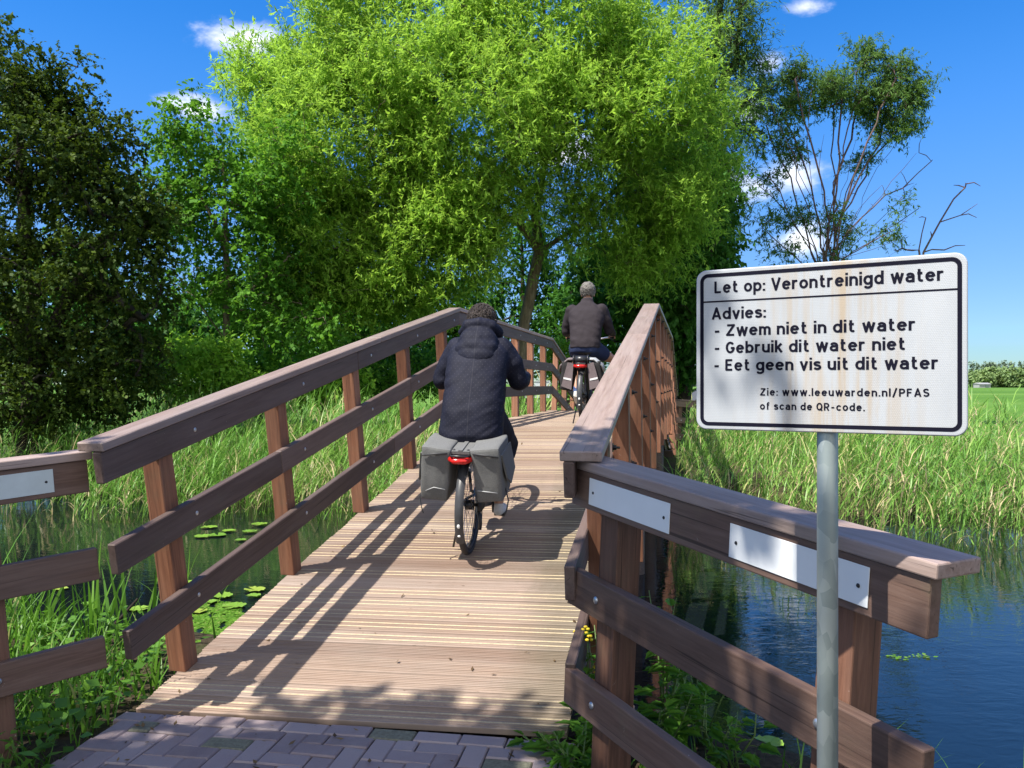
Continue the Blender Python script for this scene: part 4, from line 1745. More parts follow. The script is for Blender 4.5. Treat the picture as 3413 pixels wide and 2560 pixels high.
def hair_mat(name, a, b_):
    m, nt, b, out = mat(name)
    t = nn(nt, 'ShaderNodeTexCoord')
    f = noise_n(nt, t.outputs['Object'], 55, 4, 0.7, 2.5)
    c = ramp(nt, f, [(0.35, a), (0.65, b_)])
    nt.links.new(c, b.inputs['Base Color'])
    b.inputs['Roughness'].default_value = 0.55
    bump(nt, b, f, 0.9, 0.01)
    return m


M_DARKHAIR = hair_mat('dark_brown_hair', (0.012, 0.009, 0.008), (0.075, 0.052, 0.042))
M_GREYHAIR = hair_mat('grey_hair', (0.055, 0.05, 0.045), (0.24, 0.222, 0.195))


def head_shapes(b, c, tilt=0.0, sc=1.0):
    """skull, jaw, face, ears round a head centre (eyes level), facing +y"""
    c = Vector(c)
    b.ellipsoid(c + Vector((0, -0.012, 0.025)) * sc, (0.076 * sc, 0.096 * sc, 0.098 * sc))
    b.ellipsoid(c + Vector((0, 0.035, -0.055)) * sc, (0.056 * sc, 0.062 * sc, 0.068 * sc))
    b.ellipsoid(c + Vector((0, 0.098, -0.025)) * sc, (0.013 * sc, 0.022 * sc, 0.026 * sc), nu=10, nv=8)
    b.ellipsoid(c + Vector((0, 0.078, -0.072)) * sc, (0.026 * sc, 0.016 * sc, 0.010 * sc), nu=10, nv=6)
    b.ellipsoid(c + Vector((0, 0.070, -0.105)) * sc, (0.024 * sc, 0.022 * sc, 0.018 * sc), nu=10, nv=6)
    for sx in (-1, 1):
        b.ellipsoid(c + Vector((sx * 0.079, -0.008, -0.018)) * sc, (0.010 * sc, 0.020 * sc, 0.032 * sc), nu=10, nv=8)


def hand_shapes(b, wrist, grip_c, side, grip_dir):
    """palm over the grip, four fingers curled around it, thumb below on the inside"""
    wrist, g = Vector(wrist), Vector(grip_c)
    gd = Vector(grip_dir).normalized()
    palm = g + Vector((0, -0.012, 0.026))
    b.tube([wrist, palm], [0.026, 0.030], 10)
    b.ellipsoid(palm, (0.036, 0.042, 0.019), nu=12, nv=8)
    for k, (ln, rr) in enumerate(((0.9, 0.0088), (1.0, 0.0092), (0.96, 0.009), (0.8, 0.008))):
        o = gd * (0.030 - 0.020 * k)
        fwd = Vector((gd.y, -gd.x, 0)).normalized()
        fwd = fwd if fwd.x * side > 0 else -fwd
        p0 = g + o + Vector((0, 0, 0.028))
        p1 = p0 + fwd * 0.030 * ln + Vector((0, 0, -0.006))
        p2 = p1 + fwd * 0.006 + Vector((0, 0, -0.030 * ln))
        p3 = p2 - fwd * 0.022 * ln + Vector((0, 0, -0.010))
        b.chain([p0, p1, p2, p3], [rr * 1.1, rr, rr * 0.95, rr * 0.8], 8)
    inward = -Vector((1, 0, 0)) * side
    t0 = palm + gd * 0.026 + inward * 0.016
    b.chain([t0, t0 + gd * 0.012 + inward * 0.018 + Vector((0, 0, -.016)), t0 + gd * 0.022 + inward * 0.010 + Vector((0, 0, -.038))], [0.012, 0.011, 0.009], 8)


def leg_pts(side, hip, knee, ankle):
    return [Vector(hip), Vector(knee), Vector(ankle)]


def shoe_shapes(b, ankle, toe_dir=(0, 1, -0.15), ln=0.25):
    a = Vector(ankle)
    d = Vector(toe_dir).normalized()
    heel = a + Vector((0, -0.035, -0.075))
    toe = heel + d * (ln - 0.03)
    b.tube([heel - d * 0.02, heel + d * 0.05, heel + d * 0.13, toe, toe + d * 0.035], [0.030, 0.042, 0.045, 0.040, 0.018], 12, flat=0.8)
    b.tube([heel + Vector((0, 0.012, 0.0)), a + Vector((0, -.005, -.015))], [0.040, 0.036], 12)


def hair_mesh(c, r, amp, seed, cut_z, back=True):
    b = MB()
    b.ellipsoid(c, r, nu=40, nv=30)
    me = b.mesh('hair')
    c = Vector(c)
    for v in me.vertices:
        d = v.co - c
        k = 1 + amp * mnoise.noise(v.co * 26 + Vector((seed, 0, 0))) + amp * 0.8 * mnoise.noise(v.co * 60 + Vector((0, seed, 0)))
        p = c + d * k
        # hairline: clear the face, end at the nape
        if d.y > r[1] * 0.45 and d.z < r[2] * 0.45:
            p = c + d * 0.80
        if p.z < cut_z:
            p.z = cut_z + (p.z - cut_z) * 0.25
            p.x = c.x + (p.x - c.x) * 0.9
            p.y = c.y + (p.y - c.y) * 0.9
        v.co = p
    me.polygons.foreach_set('use_smooth', [True] * len(me.polygons))
    # loose tufts
    return me


def hair_tufts(c, r, n, ln, seed, low, rad=0.0035):
    rng = random.Random(seed)
    b = MB()
    c = Vector(c)
    while n > 0:
        d = Vector((rng.gauss(0, 1), rng.gauss(-0.35, 1), rng.gauss(0.2, 1))).normalized()
        if d.z < low or (d.y > 0.45 and d.z < 0.4):
            continue
        n -= 1
        p = c + Vector((d.x * r[0], d.y * r[1], d.z * r[2])) * 0.96
        side = d.orthogonal().normalized()
        side = (side * rng.uniform(-1, 1) + d.cross(side) * rng.uniform(-1, 1)).normalized()
        pts = [p, p + d * ln * 0.45 + side * ln * 0.35, p + d * ln * 0.55 + side * ln * 0.9 + Vector((0, 0, -ln * 0.25)), p + d * ln * 0.35 + side * ln * 1.25 + Vector((0, 0, -ln * 0.55))]
        b.tube(pts, [rad, rad, rad * 0.8, rad * 0.3], 5)
    return b


def build_rider1(M):
    root = thing('person', 'dark haired person in hooded navy jacket with tiny dots, riding up the ramp', 'person', M)
    # body: one continuous skin surface (head, neck, trunk, arms, hands, legs)
    hip = Vector((0, 0.20, 0.97))
    headc = (-0.01, 0.67, 1.555)
    b = MB()
    head_shapes(b, headc)
    b.tube([(0, 0.56, 1.40), (0, 0.64, 1.51)], [0.062, 0.056], 14)
    b.loft([((0, 0.22, 0.92), 0.17, 0.12, R(-20)), ((0, 0.30, 1.10), 0.16, 0.11, R(-24)), ((0, 0.42, 1.28), 0.17, 0.11, R(-28)), ((0, 0.52, 1.40), 0.14, 0.09, R(-30))], 20)
    arms = {}
    for sx in (-1, 1):
        sh, el, wr = Vector((sx * 0.172, 0.53, 1.37)), Vector((sx * 0.285, 0.50, 1.15)), Vector((sx * 0.312, 0.675, 1.150))
        arms[sx] = (sh, el, wr)
        b.chain([sh, el, wr], [0.055, 0.043, 0.028], 12)
        hand_shapes(b, wr, (sx * 0.292, 0.728, 1.110), sx, (sx * -0.38, 0.92, 0.1))
    legs = {1: (Vector((0.105, 0.26, 0.94)), Vector((0.175, 0.60, 0.64)), Vector((0.135, 0.45, 0.225))),
            -1: (Vector((-0.105, 0.26, 0.94)), Vector((-0.155, 0.66, 0.80)), Vector((-0.135, 0.39, 0.53)))}
    for sx in (-1, 1):
        h_, k_, a_ = legs[sx]
        calf = k_.lerp(a_, 0.32) + Vector((0, -0.02, 0))
        b.chain([h_, k_, calf, a_], [0.088, 0.062, 0.060, 0.038], 12)
    link('body', remesh(b, 0.0085, 3, None, 'body'), M_SKIN, root, M)
    # hair
    hr = hair_mesh((-0.01, 0.655, 1.595), (0.098, 0.110, 0.105), 0.09, 3.0, 1.48)
    hair = link('hair', hr, M_DARKHAIR, root, M)
    tf = hair_tufts((-0.01, 0.655, 1.595), (0.098, 0.110, 0.105), 520, 0.034, 5, -0.45, 0.0022)
    tf.obj('hair_curls', M_DARKHAIR, hair, M, True)
    # jacket
    j = MB()
    j.loft([((0.0, 0.115, 0.765), 0.205, 0.150, R(-6)), ((0, 0.125, 0.83), 0.226, 0.175, R(-10)), ((0, 0.185, 0.97), 0.226, 0.175, R(-18)), ((0, 0.29, 1.12), 0.218, 0.165, R(-26)),
            ((0, 0.385, 1.25), 0.226, 0.155, R(-32)), ((0, 0.455, 1.345), 0.224, 0.132, R(-36)), ((0, 0.52, 1.425), 0.170, 0.10, R(-38)), ((0, 0.555, 1.465), 0.10, 0.08, R(-38))], 32)
    for sx in (-1, 1):
        sh, el, wr = arms[sx]
        mid = sh.lerp(el, 0.5) + Vector((sx * 0.012, -0.01, 0))
        fo = el.lerp(wr, 0.5) + Vector((0, 0, -0.010))
        wr2 = el.lerp(wr, 0.86)
        j.chain([sh + Vector((-sx * .01, -0.02, 0.0)), mid, el, fo, wr2], [0.100, 0.084, 0.076, 0.064, 0.050], 14)

    def wr1(co):
        a = 0.008 * mnoise.noise(Vector((co.x * 4.0, co.y * 4, co.z * 8 + co.x * 7)))
        a += 0.007 * max(0, abs(mnoise.noise(Vector((co.x * 5 + 3, co.y * 5, co.z * 13 - co.x * 6)))) * 2 - 0.25) * (0.4 + min(1.0, abs(co.x) * 4))
        return a
    jm = remesh(j, 0.011, 5, wr1, 'jacket')
    jk = link('jacket', jm, M_JACKET1, root, M)
    # hood lying on the back: a folded pouch with a raised rim round the neck
    hd = MB()
    Mh = Matrix.Rotation(R(-32), 3, 'X')
    hd.ellipsoid((0, 0.425, 1.450), (0.150, 0.085, 0.115), Mh, 28, 18)
    hd.ellipsoid((0, 0.388, 1.405), (0.160, 0.084, 0.105), Mh, 28, 18)
    hd.ellipsoid((0, 0.352, 1.355), (0.146, 0.080, 0.095), Mh, 28, 18)
    hd.ellipsoid((0, 0.328, 1.310), (0.105, 0.066, 0.080), Mh, 24, 16)
    rim = [(-0.125, 0.62, 1.440), (-0.130, 0.55, 1.505), (-0.090, 0.505, 1.560), (0, 0.485, 1.580), (0.090, 0.505, 1.560), (0.130, 0.55, 1.505), (0.125, 0.62, 1.440)]
    hd.chain([Vector(p) for p in rim], [0.036, 0.042, 0.045, 0.045, 0.045, 0.042, 0.036], 12)
    hm = remesh(hd, 0.009, 2, lambda co: 0.010 * mnoise.noise(Vector((co.x * 9, co.y * 8, co.z * 12))) + 0.005 * mnoise.noise(Vector((co.x * 24, co.y * 18, co.z * 24))), 'hood')
    link('hood', hm, M_JACKET1, jk, M)
    hem = MB()
    pts = []
    for k in range(33):
        a = 2 * math.pi * k / 32
        ca, sa = math.cos(a), math.sin(a)
        pts.append((0.207 * math.copysign(abs(ca) ** 0.8, ca), 0.115 + 0.153 * math.copysign(abs(sa) ** 0.8, sa), 0.775 + 0.006 * math.sin(3 * a)))
    hem.tube(pts, 0.007, 6, False)
    hem.obj('jacket_hem', M_JACKET1, jk, M, True)
    # trousers to the knee
    t = MB()
    t.loft([((0, 0.215, 0.87), 0.185, 0.16, R(-12)), ((0, 0.20, 0.94), 0.19, 0.16, R(-12)), ((0, 0.22, 1.02), 0.175, 0.13, R(-15))], 24)
    for sx in (-1, 1):
        h_, k_, a_ = legs[sx]
        t.chain([h_, h_.lerp(k_, 0.5), k_, k_.lerp(a_, 0.16)], [0.118, 0.108, 0.092, 0.086], 14)
    link('trousers', remesh(t, 0.012, 4, vnoise(12, 0.007), 'trousers'), M_NAVY, root, M)
    for sx in (-1, 1):
        s = MB()
        shoe_shapes(s, legs[sx][2])
        link('shoe', remesh(s, 0.008, 3, None, 'shoe'), M_SHOE, root, M)
    return root


def build_rider2(M):
    root = thing('person', 'grey haired man in dark aubergine jacket and navy shorts cycling over the bridge top', 'person', M)
    headc = (0.0, 0.46, 1.665)
    b = MB()
    head_shapes(b, headc)
    b.tube([(0, 0.38, 1.47), (0, 0.44, 1.60)], [0.066, 0.058], 14)
    b.loft([((0, 0.20, 0.93), 0.165, 0.12, R(-6)), ((0, 0.24, 1.12), 0.15, 0.105, R(-12)), ((0, 0.31, 1.32), 0.175, 0.11, R(-16)), ((0, 0.36, 1.47), 0.15, 0.085, R(-18))], 20)
    arms = {}
    for sx in (-1, 1):
        sh, el, wr = Vector((sx * 0.20, 0.355, 1.435)), Vector((sx * 0.275, 0.42, 1.19)), Vector((sx * 0.305, 0.665, 1.155))
        arms[sx] = (sh, el, wr)
        b.chain([sh, el, wr], [0.052, 0.041, 0.027], 12)
        hand_shapes(b, wr, (sx * 0.285, 0.728, 1.110), sx, (sx * -0.38, 0.92, 0.1))
    legs = {1: (Vector((0.10, 0.22, 0.95)), Vector((0.345, 0.50, 0.79)), Vector((0.30, 0.40, 0.33))),
            -1: (Vector((-0.10, 0.22, 0.95)), Vector((-0.165, 0.58, 0.80)), Vector((-0.125, 0.30, 0.43)))}
    for sx in (-1, 1):
        h_, k_, a_ = legs[sx]
        calf = k_.lerp(a_, 0.35) + Vector((0, -0.028, 0))
        b.chain([h_, h_.lerp(k_, 0.5), k_, calf, a_], [0.092, 0.078, 0.057, 0.058, 0.037], 12)
    link('body', remesh(b, 0.009, 3, None, 'body'), M_SKIN2, root, M)
    hr = hair_mesh((0, 0.445, 1.705), (0.095, 0.108, 0.106), 0.13, 8.0, 1.60)
    hair = link('hair', hr, M_GREYHAIR, root, M)
    tf = hair_tufts((0, 0.445, 1.70), (0.091, 0.105, 0.098), 200, 0.022, 9, -0.6)
    tf.obj('hair_curls', M_GREYHAIR, hair, M, True)
    j = MB()
    j.loft([((0, 0.165, 0.945), 0.188, 0.135, R(-4)), ((0, 0.18, 1.03), 0.192, 0.135, R(-8)), ((0, 0.22, 1.15), 0.196, 0.132, R(-12)), ((0, 0.27, 1.28), 0.215, 0.132, R(-15)),
            ((0, 0.315, 1.39), 0.225, 0.122, R(-18)), ((0, 0.35, 1.47), 0.165, 0.095, R(-20)), ((0, 0.375, 1.53), 0.085, 0.078, R(-20)), ((0, 0.39, 1.575), 0.074, 0.074, R(-20))], 30)
    for sx in (-1, 1):
        sh, el, wr = arms[sx]
        mid = sh.lerp(el, 0.5)
        j.chain([sh + Vector((-sx * .012, -.01, 0)), mid, el, el.lerp(wr, 0.5), el.lerp(wr, 0.97)], [0.085, 0.076, 0.066, 0.055, 0.042], 14)
    jm = remesh(j, 0.011, 5, lambda co: 0.009 * mnoise.noise(Vector((co.x * 4, co.y * 5, co.z * 16 + co.x * 6))) + 0.004 * mnoise.noise(co * 18), 'jacket')
    link('jacket', jm, M_JACKET2, root, M)
    t = MB()
    t.loft([((0, 0.195, 0.88), 0.185, 0.145, R(-8)), ((0, 0.185, 0.95), 0.190, 0.145, R(-8)), ((0, 0.20, 1.03), 0.172, 0.12, R(-8))], 24)
    for sx in (-1, 1):
        h_, k_, a_ = legs[sx]
        t.chain([h_, h_.lerp(k_, 0.25), h_.lerp(k_, 0.40)], [0.114, 0.106, 0.098], 14)
    link('shorts', remesh(t, 0.012, 4, vnoise(12, 0.006), 'shorts'), M_NAVYSHORT, root, M)
    for sx in (-1, 1):
        a_ = legs[sx][2]
        s = MB()
        shoe_shapes(s, a_, (0, 1, -0.45 if sx < 0 else -0.1))
        link('shoe', remesh(s, 0.008, 3, None, 'shoe'), M_SHOE, root, M)
        k = MB()
        k.chain([a_ + Vector((0, 0, -0.01)), a_ + (legs[sx][1] - a_).normalized() * 0.06], [0.042, 0.043], 12)
        k.obj('sock', M_SOCK, root, M, True)
    return root


build_rider1(MB1)
build_rider2(MB2)

# ------------------------------------------------------------------ vegetation
def leaf_quads(base, d, nrm, ln, wd, fold=0.0):
    """rhombic leaves: base (N,3), direction d, surface normal nrm"""
    side = np.cross(d, nrm)
    side /= np.linalg.norm(side, axis=1, keepdims=True) + 1e-9
    ln, wd = ln[:, None], wd[:, None]
    mid = base + d * ln * 0.45
    tip = base + d * ln - nrm * ln * fold
    V = np.stack([base, mid + side * wd * 0.5, tip, mid - side * wd * 0.5], 1).reshape(-1, 3)
    F = np.arange(len(base) * 4).reshape(-1, 4)
    return V, F


def unit(v):
    return v / (np.linalg.norm(v, axis=-1, keepdims=True) + 1e-9)


def tube_np(paths, n_of):
    """paths: list of (pts (k,3), radii (k))"""
    Vs, Fs, off = [], [], 0
    for pts, rad in paths:
        pts = np.asarray(pts, float)
        k = len(pts)
        n = n_of(rad[0])
        d = np.gradient(pts, axis=0)
        d = unit(d)
        ref = np.array([0.31, 0.17, 0.93]) if abs(d[0][2]) < 0.9 else np.array([1.0, 0.2, 0.1])
        u = unit(np.cross(d, ref))
        w = np.cross(d, u)
        a = np.arange(n) * 2 * math.pi / n
        ring = pts[:, None] + (u[:, None] * np.cos(a)[None, :, None] + w[:, None] * np.sin(a)[None, :, None]) * np.asarray(rad)[:, None, None]
        Vs.append(ring.reshape(-1, 3))
        i = np.arange(k - 1)[:, None] * n + np.arange(n)[None]
        j = np.arange(k - 1)[:, None] * n + (np.arange(n)[None] + 1) % n
        Fs.append(np.stack([i, j, j + n, i + n], -1).reshape(-1, 4) + off)
        off += k * n
    return np.concatenate(Vs), np.concatenate(Fs)


def bark_mat(name, a, b_):
    m, nt, b, out = mat(name)
    t = nn(nt, 'ShaderNodeTexCoord')
    f = noise_n(nt, mapping(nt, t.outputs['Object'], (14, 14, 2.6)), 1.0, 7, 0.7, 0.6)
    g = noise_n(nt, t.outputs['Object'], 1.2, 3, 0.6)
    c = ramp(nt, f, [(0.32, a), (0.7, b_)])
    c = mixc(nt, maprange(nt, g, 0.5, 0.75, 0, 0.5), c, (0.10, 0.115, 0.05))
    nt.links.new(c, b.inputs['Base Color'])
    b.inputs['Roughness'].default_value = 0.9
    b.inputs['Specular IOR Level'].default_value = 0.15
    bump(nt, b, f, 0.8, 0.03)
    return m


M_BARK = bark_mat('willow_bark', (0.065, 0.052, 0.032), (0.25, 0.21, 0.14))
M_BARKD = bark_mat('dark_bark', (0.018, 0.014, 0.010), (0.06, 0.05, 0.038))
M_BARKP = bark_mat('pinkish_bark', (0.085, 0.055, 0.055), (0.19, 0.13, 0.125))


def make_tree(name, label, trunk, limbs, lobes, leaf, lm, bm_, seed, group=None, r_tip=0.006, r_exp=0.46, trunk_r=None, twig_vis=0.5, bare_ends=(), up_bias=0.25, cat='tree', wig=0.02):
    """trunk/limbs: polylines; lobes: (centre, radii, clumps); leaf: dict"""
    rng = np.random.default_rng(seed)
    nodes = [np.array(trunk[0], float)]
    parent = [-1]
    last = 0
    tidx = [0]

    def extend(start, pts):
        cur = start
        for p in pts:
            a = nodes[cur]
            p = np.array(p, float)
            k = max(1, int(np.linalg.norm(p - a) / 0.6))
            for q in range(1, k + 1):
                nodes.append(a + (p - a) * q / k + rng.normal(0, wig, 3) * (q < k))
                parent.append(cur)
                cur = len(nodes) - 1
        return cur
    extend(0, trunk[1:])
    for lb in limbs:
        arr = np.array(nodes)
        st = int(np.argmin(np.linalg.norm(arr - np.array(lb[0]), axis=1)))
        extend(st, lb[1:])
    # clump centres in the shell of each lobe
    C, owner = [], []
    for li, (c, r, n) in enumerate(lobes):
        d = unit(rng.normal(size=(n, 3)))
        rad = rng.uniform(0.35, 1.0, n) ** 0.55
        rad *= 1 + 0.22 * np.sin(d[:, 0] * 5 + li * 2.1) * np.sin(d[:, 2] * 4.3 + li) + rng.normal(0, 0.07, n)
        C.append(np.array(c) + d * np.array(r) * rad[:, None])
        owner += [li] * n
    C = np.concatenate(C)
    C = C[C[:, 2] > 0.15]
    nb = len(bare_ends)
    if nb:
        C = np.concatenate([C, np.array(bare_ends, float)])
    leafy = np.ones(len(C), bool)
    if nb:
        leafy[-nb:] = False
    arr0 = np.array(nodes)
    dist0 = np.min(np.linalg.norm(C[:, None] - arr0[None], axis=2), axis=1)
    order = np.argsort(dist0)
    cap = np.zeros((len(nodes) + len(C) * 7, 3))
    cap[:len(nodes)] = arr0
    cnt = len(nodes)
    ends = np.zeros(len(C), int)
    chains = []
    for ci in order:
        c = C[ci]
        dv = c - cap[:cnt]
        dist = np.linalg.norm(dv, axis=1)
        cost = dist + 0.55 * np.maximum(0, -dv[:, 2] - 0.1) * (1 if up_bias >= 0 else 0) + up_bias * np.maximum(0, dist - 2.5)
        st = int(np.argmin(cost))
        a = cap[st]
        L = np.linalg.norm(c - a)
        k = int(min(6, max(2, round(L / 0.45))))
        bow = np.array([0, 0, 0.14 * L]) + rng.normal(0, 0.07 * L, 3)
        cur = st
        for q in range(1, k + 1):
            f = q / k
            p = a + (c - a) * f + bow * math.sin(math.pi * f)
            cap[cnt] = p
            nodes.append(p)
            parent.append(cur)
            cur = cnt
            cnt += 1
        ends[ci] = cur
    N = cnt
    P = cap[:N]
    par = np.array(parent)
    w = np.zeros(N)
    w[ends] += 1
    for i in range(N - 1, 0, -1):
        w[par[i]] += w[i]
    w = np.maximum(w, 0.6)
    rad = r_tip * w ** r_exp
    if trunk_r:
        rad *= trunk_r / rad[0]
        rad = np.maximum(rad, r_tip * 0.7)
    # chains for tubes: start a new chain at each branching except for the heaviest child
    kids = [[] for _ in range(N)]
    for i in range(1, N):
        kids[par[i]].append(i)
    paths = []
    stack = [(0, None)]
    while stack:
        i, pr = stack.pop()
        pts, rr = ([P[pr]], [min(rad[pr], rad[i] * 1.25)]) if pr is not None else ([], [])
        cur = i
        while True:
            pts.append(P[cur])
            rr.append(rad[cur])
            if not kids[cur]:
                break
            ks = sorted(kids[cur], key=lambda q: -rad[q])
            for o in ks[1:]:
                stack.append((o, cur))
            cur = ks[0]
        rr[-1] *= 0.5
        if len(pts) > 1:
            paths.append((np.array(pts), np.array(rr)))
    # twigs and leaves
    lc = C[leafy]
    nc = len(lc)
    nt_ = leaf['twigs']
    L = leaf['twig_len'] * rng.uniform(0.55, 1.25, (nc, nt_))
    d = rng.normal(size=(nc, nt_, 3))
    d[..., 2] += leaf.get('lift', 0.3)
    d = unit(d)
    base = lc[:, None] + rng.normal(0, leaf['spread'], (nc, nt_, 3))
    npl = leaf['per_twig']
    f = (np.arange(npl)[None, None] + rng.uniform(0, 1, (nc, nt_, npl))) / npl
    droop = leaf.get('droop', 0.3)
    pos = base[:, :, None] + d[:, :, None] * (L[..., None] * f)[..., None]
    pos[..., 2] -= droop * L[..., None] * f * f
    tdir = d[:, :, None] * np.ones((1, 1, npl, 1))
    tdir[..., 2] = tdir[..., 2] - 2 * droop * f
    tdir = unit(tdir)
    ld = unit(tdir * leaf.get('along', 0.6) + rng.normal(0, 0.6, tdir.shape) + np.array([0, 0, leaf.get('hang', -0.2)]))
    nr = rng.normal(0, 0.55, tdir.shape) + np.array([0, 0, 1.0]) + np.array(SUNV) * 0.35
    nr = unit(nr - ld * (nr * ld).sum(-1, keepdims=True))
    M_ = nc * nt_ * npl
    ln = leaf['len'] * np.clip(rng.lognormal(-0.08, 0.33, M_), 0.4, 1.7)
    wd = ln * leaf['ratio'] * rng.uniform(0.8, 1.2, M_)
    V, F = leaf_quads(pos.reshape(-1, 3), ld.reshape(-1, 3), nr.reshape(-1, 3), ln, wd, leaf.get('fold', 0.1))
    ct = rng.uniform(0, 1, nc)
    tint = np.clip(0.62 * ct[:, None, None] + 0.38 * rng.uniform(0, 1, (nc, nt_, npl)) + 0.25 * (f - 0.5), 0, 1)
    tint = np.repeat(tint.reshape(-1), 4)
    root = thing(name, label, cat, Matrix.Translation(Vector(trunk[0])), group)
    link('crown', np_mesh('crown', V - np.array(trunk[0]), F, tint), lm, root, WM[root.name])
    if twig_vis > 0:
        sel = rng.uniform(size=(nc, nt_)) < twig_vis
        b0, d0, l0 = base[sel], d[sel], L[sel]
        near = np.repeat(lc[:, None], nt_, 1)[sel]
        for q in range(len(b0)):
            e = b0[q] + d0[q] * l0[q]
            m2 = b0[q] + d0[q] * l0[q] * 0.5
            e = e - np.array([0, 0, droop * l0[q]])
            m2 = m2 - np.array([0, 0, droop * l0[q] * 0.25])
            paths.append((np.array([near[q], m2, e]), np.array([r_tip * 0.6, r_tip * 0.45, r_tip * 0.2])))
    tv, tf = tube_np(paths, lambda r: 10 if r > 0.06 else (6 if r > 0.02 else 3))
    me = np_mesh('trunk', tv - np.array(trunk[0]), tf)
    link('trunk', me, bm_, root, WM[root.name], True)
    return root


M_WILLOW = leaf_mat('willow_leaves', (0.095, 0.215, 0.022), (0.31, 0.50, 0.065), 0.50, (0.44, 0.70, 0.08))
M_WILLOWD = leaf_mat('willow_leaves_grey', (0.06, 0.14, 0.035), (0.16, 0.27, 0.075), 0.4, (0.22, 0.38, 0.08))
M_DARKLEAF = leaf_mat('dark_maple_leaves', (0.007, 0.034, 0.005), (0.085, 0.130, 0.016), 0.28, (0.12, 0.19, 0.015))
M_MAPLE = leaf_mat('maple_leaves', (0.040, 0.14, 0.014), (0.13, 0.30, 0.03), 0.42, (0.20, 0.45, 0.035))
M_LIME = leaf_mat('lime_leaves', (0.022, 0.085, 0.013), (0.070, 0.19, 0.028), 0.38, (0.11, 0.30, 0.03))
M_ROBINIA = leaf_mat('feathery_leaves', (0.045, 0.115, 0.030), (0.13, 0.23, 0.055), 0.38, (0.18, 0.32, 0.06))
M_BUSH = leaf_mat('lit_bush_leaves', (0.11, 0.27, 0.02), (0.25, 0.46, 0.05), 0.45, (0.36, 0.62, 0.05))  # leaf colour raised so a bush in shadow reads as sunlit
M_FARLEAF = leaf_mat('hazed_far_leaves', (0.12, 0.20, 0.08), (0.22, 0.30, 0.11), 0.2)  # lightened: distance haze is put into the leaf colour
M_POPLAR = leaf_mat('hazed_poplar_leaves', (0.17, 0.24, 0.18), (0.24, 0.31, 0.22), 0.2)  # pale tone carries the haze over the horizon trees


def vx(v, Y):            # photo column (2212 wide) and row to world at distance Y
    return (v * 0.46293 - 512) / FPX * Y


def vz(v, Y):
    return 1.6 + (384 - v * 0.46293) / FPX * Y


def lobe(x, y, Y, rx, ry, rd, n, dy=0.0):
    """lobe seen at photo column x, row y with half-sizes rx, ry (2212-wide pixels) at distance Y"""
    k = 0.46293 / FPX * Y
    return ((vx(x, Y), Y + dy, vz(y, Y)), (rx * k, rd, ry * k), n)


def pt(x, y, Y):
    return (vx(x, Y), Y, vz(y, Y))


# big willow behind the bridge
Yw = 24.0
make_tree('willow_tree', 'large bright yellow green willow with leaning trunk behind the bridge', [(0.15, Yw, -0.1), pt(1132, 700, Yw), pt(1152, 600, Yw), pt(1165, 545, Yw), pt(1156, 470, Yw), pt(1178, 350, Yw), pt(1190, 220, Yw + .5), pt(1180, 60, Yw + .5), pt(1150, -120, Yw + .5)],
          [[pt(1165, 560, Yw), pt(1250, 490, Yw - .4), pt(1330, 410, Yw - .8), pt(1400, 330, Yw - 1)],
           [pt(1156, 470, Yw), pt(1130, 400, Yw - .8), pt(1080, 300, Yw - 1.5), pt(1040, 180, Yw - 1.5), pt(1000, 40, Yw - 1)],
           [pt(1165, 545, Yw), pt(1120, 480, Yw - .6), pt(1000, 440, Yw - 1.5), pt(880, 420, Yw - 2), pt(760, 420, Yw - 2)],
           [pt(1130, 400, Yw - .8), pt(980, 300, Yw - 1), pt(820, 200, Yw - 1), pt(640, 170, Yw - .5), pt(560, 190, Yw)],
           [pt(1178, 350, Yw), pt(1290, 250, Yw), pt(1400, 150, Yw)]],
          [lobe(800, 330, Yw, 190, 210, 2.6, 294, -1.6), lobe(740, 560, Yw, 120, 130, 1.8, 162, -2.0), lobe(590, 200, Yw, 105, 120, 1.6, 93, 0),
           lobe(870, 90, Yw, 230, 190, 3.0, 232, -0.5), lobe(1180, 90, Yw, 220, 200, 3.0, 232, -0.5), lobe(1040, 330, Yw, 210, 190, 2.6, 279, -2.4),
           lobe(1390, 280, Yw, 160, 190, 2.6, 201, -1.2), lobe(1300, 500, Yw, 140, 75, 1.6, 65, -1.0), lobe(950, 580, Yw, 120, 100, 1.6, 116, -2.2),
           lobe(1000, -170, Yw, 330, 150, 3.2, 170, 0), lobe(700, 655, Yw, 95, 55, 1.2, 60, -2.2), lobe(850, 650, Yw, 90, 45, 1.2, 48, -2.4), lobe(1010, 500, Yw, 110, 80, 1.4, 75, -2.6), lobe(1440, 470, Yw, 90, 70, 1.6, 60, -1.5), lobe(1380, 590, Yw, 90, 45, 1.2, 34, -1.0), lobe(640, 420, Yw, 60, 120, 1.4, 62, -1.5), lobe(1400, 80, Yw, 70, 110, 1.4, 20, 0), lobe(1240, 320, Yw, 150, 140, 2.0, 108, -2.2)],
          dict(twigs=14, twig_len=0.60, per_twig=18, spread=0.24, len=0.135, ratio=0.29, droop=0.10, lift=0.2, along=0.8, hang=0.0), M_WILLOW, M_BARK, 21, trunk_r=0.17, twig_vis=0.10)
